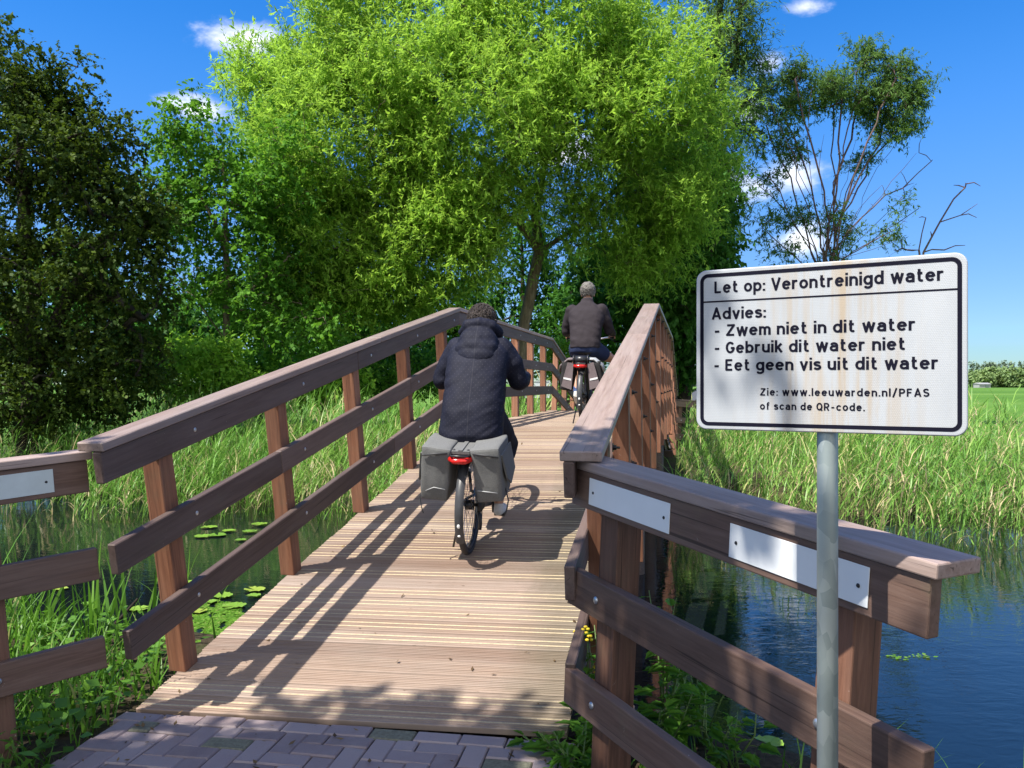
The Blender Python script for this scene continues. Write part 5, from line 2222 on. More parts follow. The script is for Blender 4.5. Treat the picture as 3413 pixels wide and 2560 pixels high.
# second, greyer willow rising behind at the right
Y2 = 30.0
make_tree('willow_tree', 'tall thin grey green willow behind the bright willow with open twigs against the sky', [(6.2, Y2, -0.1), (6.6, Y2, 4), pt(1500, 420, Y2), pt(1530, 250, Y2), pt(1550, 100, Y2), pt(1560, -60, Y2)],
          [[pt(1500, 420, Y2), pt(1580, 280, Y2), pt(1620, 200, Y2)], [pt(1530, 250, Y2), pt(1590, 130, Y2), pt(1600, 20, Y2)]],
          [lobe(1560, 60, Y2, 70, 130, 1.8, 98), lobe(1560, 270, Y2, 75, 120, 1.8, 88), lobe(1505, 190, Y2, 60, 150, 1.6, 44), lobe(1540, -120, Y2, 110, 90, 2, 51), lobe(1620, 170, Y2, 30, 90, 1.0, 23), lobe(1570, 420, Y2, 45, 80, 1.4, 37)],
          dict(twigs=7, twig_len=0.95, per_twig=13, spread=0.2, len=0.18, ratio=0.22, droop=0.2, lift=0.5, along=0.9, hang=-0.1), M_WILLOWD, M_BARKD, 22, trunk_r=0.26, twig_vis=0.7)
# dense dark tree behind on the right
Y3 = 29.0
make_tree('lime_tree', 'dense dark green broadleaf tree behind the right bridge railing', [(5.6, Y3, -0.1), (5.7, Y3, 2.5), (5.6, Y3, 5), (5.5, Y3, 8)], [],
          [lobe(1470, 620, Y3, 95, 150, 2.2, 150), lobe(1530, 560, Y3, 55, 95, 1.7, 75), lobe(1340, 640, Y3, 110, 130, 2.0, 130), lobe(1450, 420, Y3, 110, 130, 2.4, 120), lobe(1490, 760, Y3, 40, 50, 1.4, 28), lobe(1540, 470, Y3, 35, 60, 1.2, 22)],
          dict(twigs=9, twig_len=0.6, per_twig=13, spread=0.24, len=0.17, ratio=0.7, droop=0.3, lift=0.1, hang=-0.5), M_LIME, M_BARKD, 23, trunk_r=0.25, twig_vis=0.1)
# sparse feathery tree right, behind the sign
Y4 = 32.0
tr = [(vx(1785, Y4), Y4, -0.1), pt(1785, 640, Y4), pt(1782, 560, Y4)]
ends = [(1750, 215), (1850, 190), (1865, 140), (1935, 170), (1925, 240), (1945, 290), (1718, 170), (1655, 270), (1985, 205), (1700, 320), (1870, 330), (1645, 195), (1690, 250), (1800, 230),
        (1980, 330), (2012, 348), (1975, 400), (1960, 470), (1628, 470), (1620, 380), (1905, 400), (1985, 450), (1935, 520), (1660, 380), (1850, 300), (1780, 290), (1820, 180)]
fan = []
for k, (ex_, ey_) in enumerate(ends):
    oy = ((k * 37) % 11 - 5) * 0.22
    bx, by = 1785 + ((k * 29) % 7 - 3) * 5, 660 - ((k * 13) % 9) * 11
    c1 = (bx + (ex_ - bx) * 0.22, by + (ey_ - by) * 0.36)
    c2 = (bx + (ex_ - bx) * 0.62 + ((k * 17) % 5 - 2) * 5, by + (ey_ - by) * 0.70)
    fan.append([pt(bx, by, Y4), pt(*c1, Y4 + oy * 0.5), pt(*c2, Y4 + oy), pt(ex_, ey_, Y4 + oy)])
make_tree('false_acacia', 'sparse tree with many bare reddish branches and dark tufted top rising behind the sign', tr,
          fan,
          [lobe(1750, 205, Y4, 71, 45, 1.4, 36), lobe(1850, 190, Y4, 86, 47, 1.5, 45), lobe(1865, 128, Y4, 30, 34, .8, 14), lobe(1935, 165, Y4, 52, 36, 1.2, 20), lobe(1925, 235, Y4, 69, 45, 1.4, 33),
           lobe(1935, 285, Y4, 52, 29, 1.0, 16), lobe(1718, 160, Y4, 25, 31, .8, 8), lobe(1655, 265, Y4, 44, 62, 1.0, 20), lobe(1985, 200, Y4, 25, 27, .7, 7), lobe(1700, 320, Y4, 46, 34, 1.0, 10), lobe(1845, 325, Y4, 0, 0, .1, 0) if False else lobe(1870, 330, Y4, 28, 20, .8, 6),
           lobe(1645, 190, Y4, 28, 27, .8, 7), lobe(1680, 390, Y4, 34, 27, 1.0, 5), lobe(1690, 500, Y4, 63, 67, 1.2, 16), lobe(1790, 500, Y4, 63, 62, 1.2, 16), lobe(1940, 430, Y4, 23, 13, .5, 2), lobe(1900, 505, Y4, 34, 22, .6, 4)],
          dict(twigs=11, twig_len=0.5, per_twig=20, spread=0.20, len=0.135, ratio=0.30, droop=0.1, lift=0.3, along=0.3, hang=-0.2), M_ROBINIA, M_BARKP, 24, r_tip=0.009, r_exp=0.30, trunk_r=0.07, wig=0.07, twig_vis=0.25,
          bare_ends=[pt(*q, Y4) for q in ((1985, 330), (2015, 345), (1975, 395), (1990, 300), (1960, 480), (1945, 370), (1630, 470), (1620, 380), (1640, 420), (1905, 400), (1880, 440), (1660, 380), (1850, 420), (1985, 450), (1930, 520), (1615, 330))])
# bare sapling at the far right
Y5 = 33.0
make_tree('bare_tree', 'almost leafless branches standing right of the sparse tree above the sign corner', [(vx(1990, Y5), Y5, -0.1), pt(1990, 620, Y5), pt(1995, 545, Y5)],
          [[pt(1995, 545, Y5), pt(2030, 480, Y5), pt(2060, 430, Y5), pt(2085, 405, Y5)], [pt(2030, 480, Y5), pt(2075, 465, Y5), pt(2112, 440, Y5)], [pt(1990, 600, Y5), pt(1985, 540, Y5), pt(2000, 470, Y5)]],
          [lobe(1950, 525, Y5, 30, 20, .6, 3)],
          dict(twigs=5, twig_len=0.3, per_twig=8, spread=0.14, len=0.12, ratio=0.3, droop=0.1), M_ROBINIA, M_BARKP, 25, r_tip=0.009, r_exp=0.35, trunk_r=0.05, twig_vis=0.3,
          bare_ends=[pt(*q, Y5) for q in ((2118, 402), (2110, 470), (2085, 395), (2060, 400), (1985, 470), (2010, 500), (1960, 540), (2040, 540), (1930, 540), (2085, 530))])
# dark tree at the left
Y6 = 16.0
make_tree('hedge_maple', 'very dark broad tree with brownish leaf tips at the left bank', [(vx(60, Y6), Y6, -0.1), pt(70, 800, Y6), pt(60, 600, Y6), pt(50, 400, Y6), pt(40, 240, Y6)],
          [[pt(70, 800, Y6), pt(150, 640, Y6), pt(220, 520, Y6), pt(260, 430, Y6)], [pt(70, 760, Y6), pt(-60, 600, Y6), pt(-160, 450, Y6)], [pt(150, 640, Y6), pt(260, 650, Y6 - .5), pt(310, 690, Y6 - .5)]],
          [lobe(40, 300, Y6, 150, 150, 2.0, 120), lobe(190, 360, Y6, 90, 110, 1.6, 62), lobe(255, 430, Y6, 70, 80, 1.4, 36), lobe(120, 620, Y6, 180, 170, 1.9, 165), lobe(-180, 450, Y6, 200, 300, 2.2, 110), lobe(40, 830, Y6, 220, 110, 1.6, 150),
           lobe(300, 520, Y6, 60, 70, 1.1, 26), lobe(320, 640, Y6, 50, 40, 1.0, 12), lobe(270, 790, Y6, 80, 90, 1.1, 60), lobe(15, 140, Y6, 30, 60, .7, 9), lobe(120, 180, Y6, 22, 60, .6, 9), lobe(175, 230, Y6, 55, 20, .5, 8), lobe(0, 70, Y6, 14, 40, .4, 4), lobe(185, 150, Y6, 20, 14, .3, 2),
           lobe(70, 210, Y6, 60, 50, 1.0, 22), lobe(330, 470, Y6, 40, 50, .7, 10), lobe(240, 300, Y6, 40, 40, .7, 9)],
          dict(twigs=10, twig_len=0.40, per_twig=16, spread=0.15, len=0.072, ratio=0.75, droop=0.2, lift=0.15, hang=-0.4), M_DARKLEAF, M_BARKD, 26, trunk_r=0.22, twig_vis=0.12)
# lighter maple between the dark tree and the willow
Y7 = 20.0
make_tree('maple_tree', 'slender green maple with thin leaning trunk between the dark tree and the willow', [(vx(455, Y7), Y7, -0.1), pt(468, 840, Y7), pt(490, 740, Y7), pt(492, 600, Y7), pt(488, 450, Y7), pt(480, 330, Y7)],
          [[pt(490, 740, Y7), pt(420, 640, Y7), pt(340, 590, Y7), pt(280, 545, Y7)], [pt(492, 700, Y7), pt(560, 610, Y7), pt(620, 560, Y7)], [pt(488, 500, Y7), pt(420, 400, Y7), pt(400, 320, Y7)]],
          [lobe(430, 300, Y7, 85, 80, 1.5, 43), lobe(480, 450, Y7, 130, 110, 1.7, 74), lobe(370, 440, Y7, 70, 100, 1.3, 34), lobe(590, 480, Y7, 80, 130, 1.5, 43), lobe(560, 640, Y7, 90, 70, 1.3, 31), lobe(420, 610, Y7, 110, 45, 1.3, 26), lobe(620, 330, Y7, 70, 80, 1.3, 21), lobe(650, 720, Y7, 90, 60, 1.3, 27)],
          dict(twigs=8, twig_len=0.5, per_twig=15, spread=0.2, len=0.10, ratio=0.72, droop=0.25, lift=0.1, hang=-0.35), M_MAPLE, M_BARK, 27, trunk_r=0.085, twig_vis=0.15)
# wood behind: separate trees closing the view under the willow
for k, (x, Y, top, wdt, lab) in enumerate(((560, 36.0, 560, 130, 'shady dark tree far behind the slender maple, low crown'), (760, 34.0, 600, 130, 'shady dark tree behind the left handrail, under the hanging willow'),
                                           (960, 37.0, 590, 140, 'shady dark tree behind the head of the first rider'), (1130, 39.0, 470, 120, 'shady dark tree close behind the leaning willow trunk'),
                                           (1290, 36.0, 520, 130, 'shady dark tree behind the grey haired man, filling under the willow'), (360, 33.0, 640, 130, 'shady dark tree between the dark left tree and the maple trunk'), (150, 30.0, 520, 150, 'shady dark tree behind the dark left bank tree'))):
    mid = (top + 815) / 2
    hh = (815 - top) / 2
    make_tree('background_tree', lab, [(vx(x, Y), Y, -0.1), pt(x + 6, 780, Y), pt(x, mid, Y), pt(x - 5, top + 40, Y)], [],
              [lobe(x, mid - hh * .35, Y, wdt * .75, hh * .8, 2.2, 62), lobe(x - wdt * .5, mid + hh * .3, Y, wdt * .5, hh * .6, 1.8, 34), lobe(x + wdt * .5, mid + hh * .3, Y, wdt * .5, hh * .65, 1.8, 34)],
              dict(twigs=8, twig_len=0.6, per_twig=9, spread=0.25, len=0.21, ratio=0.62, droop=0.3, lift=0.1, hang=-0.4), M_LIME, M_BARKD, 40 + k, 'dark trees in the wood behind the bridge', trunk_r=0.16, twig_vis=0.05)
# bushes
for k, (x, y, Y, rx, ry, n, lab) in enumerate(((430, 800, 19.0, 110, 65, 90, 'green bush with sunlight put into its leaf colour behind the left handrail'), (690, 830, 21.0, 110, 40, 60, 'low green bush beyond the reeds beside the left railing posts'), (860, 800, 24.0, 90, 55, 60, 'green bush in the shade left of the first rider'),
                                               (1215, 790, 27.0, 70, 60, 60, 'leafy bush glowing green beside the grey haired man'), (1010, 800, 26.0, 80, 60, 50, 'leafy bush at the foot of the leaning willow trunk'), (1400, 800, 30.0, 90, 55, 60, 'dark bush hidden behind the right railing posts'), (560, 815, 22.0, 120, 48, 80, 'low dark bush under the maple behind the left handrail'), (790, 812, 23.0, 110, 46, 75, 'low dark bush below the hanging willow left of the first rider'), (950, 815, 25.5, 90, 44, 60, 'low dark bush behind the hip of the first rider'))):
    c = lobe(x, y, Y, rx, ry, 1.1, n)
    c = ((c[0][0], c[0][1], max(c[0][2], c[1][2] * 0.9)), c[1], n)
    make_tree('bush', lab, [(c[0][0], Y, -0.15), (c[0][0], Y, 0.5), (c[0][0] + .1, Y, 1.0)], [], [c],
              dict(twigs=8, twig_len=0.42, per_twig=11, spread=0.18, len=0.11, ratio=0.6, droop=0.2, lift=0.3, hang=-0.2), M_BUSH if k in (0, 1, 3) else M_MAPLE, M_BARKD, 60 + k, trunk_r=0.04, twig_vis=0.15, cat='bush')
# tree behind the viewer whose shade lies on the paving
make_tree('shade_tree', 'leafy tree behind the viewer that shades the paving and the sign', [(-5.6, -3.6, -0.1), (-5.4, -3.4, 3), (-5.2, -3.2, 5.5), (-5.0, -3.0, 8.0)],
          [[(-5.2, -3.2, 5.0), (-4.4, -1.0, 6.0), (-3.9, 0.3, 6.3)], [(-5.2, -3.2, 5.0), (-3.4, -0.6, 6.2), (-2.1, 1.0, 6.3)], [(-5.2, -3.2, 5.0), (-6.0, -1.2, 6.2), (-6.0, .2, 6.5)]],
          [((-4.05, 0.46, 6.3), (1.6, 1.1, 1.1), 190), ((-6.0, 0.35, 6.4), (1.5, 1.2, 1.2), 150), ((-2.08, 1.16, 6.3), (0.22, 0.24, 0.25), 15), ((-4.6, -2.0, 7.2), (2.4, 2.0, 1.6), 110), ((-8.0, -0.5, 6.6), (1.6, 1.6, 1.5), 100)],
          dict(twigs=9, twig_len=0.45, per_twig=11, spread=0.2, len=0.12, ratio=0.62, droop=0.2, lift=0.2, hang=-0.3), M_LIME, M_BARK, 80, trunk_r=0.2, twig_vis=0.1)

# ------------------------------------------------------------------ reeds, grass, water plants


def strips(base, az, lean, curl, ln, wd, segs=3, tint=None, tip=0.08, twist=None):
    """bent tapering blades; lean/curl in radians from the vertical"""
    n = len(base)
    dirh = np.stack([np.cos(az), np.sin(az), np.zeros(n)], 1)
    side = np.stack([-np.sin(az), np.cos(az), np.zeros(n)], 1)
    if twist is not None:
        side = side * np.cos(twist)[:, None] + dirh * np.sin(twist)[:, None]
    p = base.copy()
    rows, tv = [], []
    for k in range(segs + 1):
        f = k / segs
        wk = wd * (1 - f ** 1.6 * (1 - tip)) * (0.75 + 0.25 * min(1, f * 4))
        rows.append(p - side * wk[:, None] * 0.5)
        rows.append(p + side * wk[:, None] * 0.5)
        a = lean + curl * (f + 0.5 / segs)
        p = p + (dirh * np.sin(a)[:, None] + np.array([0, 0, 1.0]) * np.cos(a)[:, None]) * (ln / segs)[:, None]
        if tint is not None:
            tv += [tint + (0.10 * (1 - f) if segs > 1 else 0)] * 2
    m = 2 * (segs + 1)
    V = np.stack(rows, 1).reshape(-1, 3)
    b = np.arange(n)[:, None, None] * m
    q = np.array([[2 * k, 2 * k + 1, 2 * k + 3, 2 * k + 2] for k in range(segs)])[None]
    F = (b + q).reshape(-1, 4)
    T = np.stack(tv, 1).reshape(-1) if tint is not None else None
    return V, F, T


class NPM:
    def __init__(self):
        self.V, self.F, self.T, self.n = [], [], [], 0

    def add(self, V, F, T):
        self.V.append(V)
        self.F.append(F + self.n)
        self.T.append(T)
        self.n += len(V)

    def mesh(self, name):
        return np_mesh(name, np.concatenate(self.V), np.concatenate(self.F), np.clip(np.concatenate(self.T), 0, 1))


def blade_mat(name, stops, trans=0.35, rough=0.45):
    m, nt, b, out = mat(name)
    at = nn(nt, 'ShaderNodeAttribute')
    at.attribute_name = 'tint'
    c = ramp(nt, at.outputs['Fac'], stops)
    nt.links.new(c, b.inputs['Base Color'])
    b.inputs['Roughness'].default_value = rough
    b.inputs['Specular IOR Level'].default_value = 0.4
    tr = nn(nt, 'ShaderNodeBsdfTranslucent')
    hv = nn(nt, 'ShaderNodeHueSaturation')
    hv.inputs['Value'].default_value = 1.3
    nt.links.new(c, hv.inputs['Color'])
    nt.links.new(hv.outputs[0], tr.inputs['Color'])
    ms = nn(nt, 'ShaderNodeMixShader')
    ms.inputs[0].default_value = trans
    nt.links.new(b.outputs[0], ms.inputs[1])
    nt.links.new(tr.outputs[0], ms.inputs[2])
    nt.links.new(ms.outputs[0], out.inputs['Surface'])
    return m


M_REED = blade_mat('reed_leaves', [(0.0, (0.06, 0.16, 0.02)), (0.35, (0.13, 0.29, 0.04)), (0.68, (0.24, 0.42, 0.08)), (0.80, (0.42, 0.42, 0.15)), (1.0, (0.58, 0.47, 0.27))])
M_GRASS = blade_mat('grass_blades', [(0.0, (0.045, 0.12, 0.012)), (0.5, (0.10, 0.24, 0.02)), (0.85, (0.17, 0.34, 0.035)), (1.0, (0.34, 0.34, 0.12))])


def stw(t, s, z):
    return np.stack([t * CS + s * SN, -t * SN + s * CS, z], 1)


def reed_bed(name, label, t0, t1, s0_, s1_, dens, hmean, seed, leaves=6, front=None, keep=None, straw=0.16, wscale=1.0, wind=0.0):
    rng = np.random.default_rng(seed)
    n = int((t1 - t0) * (s1_ - s0_) * dens)
    t = rng.uniform(t0, t1, n)
    s = rng.uniform(s0_, s1_, n)
    edge = s0_ + 0.35 * np.sin(t * 1.3 + seed) + 0.22 * np.sin(t * 3.7) + 0.25
    ok = s > edge
    # looser and denser patches
    ok &= rng.uniform(size=n) < 0.62 + 0.38 * np.sin(t * 0.9 + s * 0.7 + seed) * np.sin(s * 1.1 - t * 0.4)
    ok &= ~((t > -3.0) & (t < -0.25) & (s > 12.5))
    if keep is not None:
        ok &= keep(t, s)
    t, s = t[ok], s[ok]
    n = len(t)
    g = ground_z(s, t)
    z = np.maximum(g - 0.02, WZ - 0.15)
    depth_front = np.clip((s - edge[ok]) / 1.6, 0, 1)
    patch = 0.5 + 0.5 * np.sin(t * 0.55 + 1.3 * seed) * np.sin(s * 0.6 + 0.4)
    H = hmean * (0.62 + 0.38 * depth_front) * (0.85 + 0.25 * patch) * rng.uniform(0.7, 1.18, n)
    base = stw(t, s, z)
    m = NPM()
    dead = rng.uniform(size=n) < straw
    big = np.sin(t * 1.9 + s * 1.3 + seed * 2) * np.sin(s * 0.9 - t * 0.8)
    st_t = np.where(dead, rng.uniform(0.86, 1.0, n), rng.uniform(0.05, 0.55, n) + 0.25 * (patch - 0.5) + 0.14 * big)
    az = rng.uniform(0, 2 * math.pi, n)
    waz = rng.normal(-0.35, 0.7, n)                      # breeze and light bend them to the right
    lean = np.abs(rng.normal(0.06, 0.08, n)) + (1 - depth_front) * np.abs(rng.normal(0.12, 0.2, n))
    curl = rng.uniform(0.0, 0.25, n)
    V, F, T = strips(base, waz, lean, curl, H, np.full(n, 0.009) * wscale, 3, np.where(dead, st_t, np.maximum(st_t, 0.55)), 0.5)
    m.add(V, F, T)
    dirw = np.stack([np.cos(waz), np.sin(waz), np.zeros(n)], 1)
    for k in range(leaves):
        f = (0.22 + 0.78 * (k + rng.uniform(0, 1, n)) / leaves)
        a = lean + curl * f * 0.6
        p = base + (dirw * np.sin(a)[:, None] + np.array([0, 0, 1.0]) * np.cos(a)[:, None]) * (H * f)[:, None]
        la = rng.normal(-0.2, 1.5, n)
        ll = H * rng.uniform(0.24, 0.44, n) * (1.15 - 0.35 * np.abs(f - 0.55))
        lt = np.where(dead, st_t, np.clip(st_t + rng.normal(0, 0.12, n) + 0.12 * (f - 0.5), 0, 0.74))
        lt = np.where(rng.uniform(size=n) < (0.30 * (1 - f)), rng.uniform(0.78, 1, n), lt)
        kl = ~dead | (rng.uniform(size=n) < 0.35)
        V, F, T = strips(p[kl], la[kl], rng.uniform(0.25, 0.75, n)[kl], rng.uniform(0.35, 1.5, n)[kl], ll[kl], (rng.uniform(0.013, 0.024, n) * wscale)[kl], 3, lt[kl], 0.06)
        m.add(V, F, T)
    # dry plumes on a few tall stems
    pk = np.where(dead & (rng.uniform(size=n) < 0.16))[0]
    for i in pk:
        a = lean[i] + curl[i] * 0.6
        top = base[i] + (dirw[i] * math.sin(a) + np.array([0, 0, math.cos(a)])) * H[i]
        q = 14
        pz = top + rng.normal(0, 0.02, (q, 3)) + np.array([0, 0, 1]) * rng.uniform(-0.05, 0.10, (q, 1))
        V, F, T = strips(pz, rng.uniform(0, 6.3, q), rng.uniform(0.1, 0.8, q), rng.uniform(0.2, 1.0, q), rng.uniform(0.04, 0.08, q), np.full(q, 0.012), 1, np.full(q, 0.95), 0.2)
        m.add(V, F, T)
    o = link(name, m.mesh(name), M_REED)
    tag(o, label, kind='stuff')
    return o


reed_bed('reeds', 'green and straw coloured reeds along the water right of the bridge', -0.35, 12.5, 11.1, 15.5, 62, 1.30, 1, 6)
reed_bed('reeds', 'reeds further back on the right towards the field', -0.2, 22.0, 15.5, 24.0, 26, 1.15, 2, 5, wscale=1.3)
reed_bed('reeds', 'green reeds beyond the water left of the bridge', -12.5, -2.85, 10.7, 14.4, 74, 1.36, 3, 6, straw=0.12)
reed_bed('reeds', 'tall grass and reeds on the bank in front of the left trees', -16.0, -2.9, 14.2, 19.0, 34, 1.5, 4, 5, wscale=1.25, straw=0.08)


def grass_patch(name, label, tr, sr, dens, hr, wr, seed, keep=None, m_=None, straw=0.06, curl=(0.3, 1.3)):
    rng = np.random.default_rng(seed)
    n = int((tr[1] - tr[0]) * (sr[1] - sr[0]) * dens)
    t, s = rng.uniform(*tr, n), rng.uniform(*sr, n)
    if keep is not None:
        k = keep(t, s)
        t, s = t[k], s[k]
    n = len(t)
    cl = 0.55 + 0.45 * np.sin(t * 3.1 + seed) * np.sin(s * 2.7)
    z = ground_z(s, t) - 0.02
    tint = np.clip(rng.uniform(0, 0.8, n) * 0.7 + 0.25 * cl, 0, 0.88)
    tint = np.where(rng.uniform(size=n) < straw, rng.uniform(0.92, 1, n), tint)
    m = NPM()
    ln = rng.uniform(*hr, n) * (0.6 + 0.5 * cl)
    V, F, T = strips(stw(t, s, z), rng.uniform(0, 6.28, n), np.abs(rng.normal(0.12, 0.16, n)), rng.uniform(*curl, n), ln, rng.uniform(*wr, n), 4, tint, 0.05, rng.normal(0, 0.5, n))
    m.add(V, F, T)
    o = link(name, m.mesh(name), m_ or M_GRASS)
    tag(o, label, kind='stuff')
    return o


nodeck = lambda t, s: ~((t > -2.80) & (t < -0.35) & (s > 3.3))
grass_patch('grass', 'long sappy grass on the near bank left of the bridge', (-5.4, -2.78), (3.3, 5.6), 260, (0.25, 0.6), (0.010, 0.022), 5, lambda t, s: (s < 4.45 + 0.35 * np.sin(t * 9)) | ((t < -4.4) & (s < 5.2)))
grass_patch('iris_leaves', 'sword shaped iris leaves at the left water edge', (-5.4, -3.45), (4.4, 5.3), 62, (0.5, 0.95), (0.018, 0.034), 6, None, M_GRASS, 0.03, (0.05, 0.6))
grass_patch('grass', 'shaded low grass beside the paving', (-5.4, -2.55), (1.9, 3.5), 420, (0.12, 0.34), (0.008, 0.016), 7, lambda t, s: t * CS + s * SN < -1.95)
grass_patch('grass', 'short grass round the right fence posts', (-0.35, 2.5), (2.0, 3.9), 130, (0.10, 0.30), (0.006, 0.012), 8, lambda t, s: (t * CS + s * SN > 0.30))
grass_patch('grass', 'far bank grass below the trees', (-16, 8), (16.0, 30), 55, (0.15, 0.45), (0.012, 0.025), 9, lambda t, s: ~((t > -3.0) & (t < -0.2)))


def herb_carpet():
    """broad-leaved ground cover in the shade at the left"""
    rng = np.random.default_rng(15)
    n = 2600
    t, s = rng.uniform(-5.4, -2.5, n), rng.uniform(1.9, 4.6, n)
    k = (t * CS + s * SN < -1.93) & ((s < 3.55) | (t < -2.8))
    t, s = t[k], s[k]
    n = len(t)
    z = ground_z(s, t) + rng.uniform(0.02, 0.22, n)
    d = unit(np.stack([rng.normal(size=n), rng.normal(size=n), rng.normal(0.1, 0.3, n)], 1))
    nr = unit(np.stack([rng.normal(0, .4, n), rng.normal(0, .4, n), np.ones(n)], 1))
    nr = unit(nr - d * (nr * d).sum(1, keepdims=True))
    ln = rng.uniform(0.04, 0.10, n)
    V, F = leaf_quads(stw(t, s, z), d, nr, ln, ln * rng.uniform(0.45, 0.75, n), 0.15)
    o = link('ground_cover', np_mesh('ground_cover', V, F, np.repeat(rng.uniform(0, 0.8, n), 4)), M_GRASS)
    tag(o, 'broad leaved weeds covering the shaded soil left of the paving', kind='stuff')


herb_carpet()

# weeds by the right fence
M_WEED = leaf_mat('weed_leaves', (0.05, 0.15, 0.015), (0.13, 0.30, 0.03), 0.4, (0.20, 0.42, 0.03))
M_STEM = plain('weed_stem', (0.10, 0.17, 0.04), 0.6, 0, 0.2)
M_YELLOW = plain('yellow_petals', (0.75, 0.55, 0.02), 0.6, 0, 0.15, 80)


def weed(label, x, y, z, h, seed, flowers=0, lsize=0.075, nst=4, spread=0.16, leanv=(0, 0)):
    z = float(ground_z(x * SN + y * CS, x * CS - y * SN)) - 0.03
    rng = np.random.default_rng(seed)
    root = thing('weed_plant', label, 'plant', Matrix.Translation((x, y, z)), 'leafy weeds along the right fence')
    sb, Vs, Fs, T, off = MB(), [], [], [], 0
    fl = MB()
    for k in range(nst):
        a = rng.uniform(0, 6.28)
        top = np.array([math.cos(a) * spread * rng.uniform(.4, 1.2) + leanv[0], math.sin(a) * spread * rng.uniform(.4, 1.2) + leanv[1], h * rng.uniform(0.65, 1.05)])
        mid = top * 0.5 + np.array([rng.normal(0, .03), rng.normal(0, .03), h * 0.08])
        pts = [np.array([rng.normal(0, .015), rng.normal(0, .015), 0]), mid, top]
        sb.tube([tuple(p) for p in pts], [0.005, 0.004, 0.002], 6)
        nl = int(7 + h * 12)
        for q in range(nl):
            f = 0.12 + 0.88 * q / nl
            p = (1 - f) ** 2 * pts[0] + 2 * f * (1 - f) * (2 * mid - 0.5 * (pts[0] + top)) + f * f * top
            b = rng.uniform(0, 6.28)
            d = unit(np.array([math.cos(b), math.sin(b), rng.uniform(-.25, .45)]))
            sz = lsize * rng.uniform(.55, 1.25) * (1.15 - 0.5 * f)
            stalk = p + d * sz * 0.5
            sb.tube([tuple(p), tuple(stalk)], [0.0018, 0.0014], 4, False)
            up = unit(np.array([rng.normal(0, .3), rng.normal(0, .3), 1.0]))
            up = unit(up - d * up.dot(d))
            side = np.cross(d, up)
            # toothed three-lobed leaf: two halves folded along the midrib
            prof = [(0.0, 0.0), (0.10, 0.30), (0.22, 0.26), (0.38, 0.46), (0.50, 0.30), (0.72, 0.30), (0.80, 0.17), (1.0, 0.0)]
            ring = []
            for (u, v) in prof:
                ring.append((stalk + d * sz * 1.3 * u - up * sz * 0.25 * u * u, v))
            vl = [c for c, v in ring]
            for sgn in (1, -1):
                for c, v in ring[1:-1]:
                    vl.append(c + side * sgn * v * sz + up * abs(v) * sz * 0.25)
            base_i = off
            Vs.append(np.array(vl))
            nr_ = len(prof)
            for sgn, o2 in ((0, nr_), (1, nr_ + nr_ - 2)):
                for e in range(nr_ - 1):
                    i0, i1 = e, e + 1
                    j0 = o2 + e - 1 if 0 < e < nr_ - 1 else i0
                    j1 = o2 + e if e + 1 < nr_ - 1 else i1
                    Fs.append([base_i + i0, base_i + i1, base_i + j1, base_i + (j0 if j0 != i0 else i0)])
            off += len(vl)
            T += [rng.uniform(0, 1)] * len(vl)
        if flowers:
            for q in range(flowers):
                c = top + rng.normal(0, 0.022, 3) + np.array([0, 0, 0.012])
                fl.ellipsoid(tuple(c), (0.010, 0.010, 0.007), nu=7, nv=4)
    V = np.concatenate(Vs)
    tris, quads = [], []
    for f in Fs:
        u = list(dict.fromkeys(f))
        if len(u) == 3:
            tris.append(u)
        elif len(u) == 4:
            quads.append(u)
    lists = [np.array(quads)] + ([np.array(tris)] if tris else [])
    link('leaves', np_mesh('leaves', V, lists, T), M_WEED, root, WM[root.name])
    sb.obj('stems', M_STEM, root, WM[root.name], True)
    if flowers:
        fl.obj('flower_heads', M_YELLOW, root, WM[root.name], True)


weed('weed with small yellow flowers climbing between the bridge railing and the fence end', 0.40, 3.72, -0.15, 0.58, 1, 5, 0.075, 4, 0.04, (-0.02, -0.02))
weed('tall leafy weed just behind the first post of the right fence', 0.38, 3.70, -0.12, 0.62, 2, 0, 0.085, 4, 0.09)
weed('bushy weed growing at the corner of the brick paving by the fence', 0.26, 3.50, -0.10, 0.30, 3, 0, 0.085, 6, 0.14)
weed('low weed spreading over the last brick beside the deck corner', 0.18, 3.62, -0.05, 0.20, 4, 0, 0.07, 5, 0.12)
weed('taller spreading weed seen between the low rails of the fence', 0.72, 3.85, -0.35, 0.72, 5, 0, 0.075, 5, 0.16)
weed('dense dark green weed on the bank under the middle rail', 0.62, 3.62, -0.22, 0.50, 6, 0, 0.085, 6, 0.18)
weed('trailing weed at the water edge behind the fence', 0.88, 3.80, -0.40, 0.55, 7, 0, 0.065, 5, 0.20)
weed('small weed at the foot of the second fence post', 0.95, 3.55, -0.30, 0.35, 8, 0, 0.07, 5, 0.16)

# water lilies
M_LILY = None


def lily_mat():
    m, nt, b, out = mat('lily_leaf')
    oi = nn(nt, 'ShaderNodeObjectInfo')
    t = nn(nt, 'ShaderNodeTexCoord')
    f = noise_n(nt, t.outputs['Object'], 18, 4, 0.6)
    c = ramp(nt, oi.outputs['Random'], [(0, (0.10, 0.22, 0.025)), (0.6, (0.17, 0.30, 0.035)), (1, (0.27, 0.32, 0.05))])
    c = mixc(nt, maprange(nt, f, 0.5, 0.8, 0, 0.5), c, (0.20, 0.17, 0.05))
    nt.links.new(c, b.inputs['Base Color'])
    b.inputs['Roughness'].default_value = 0.4
    return m


M_LILY = lily_mat()
lily = []


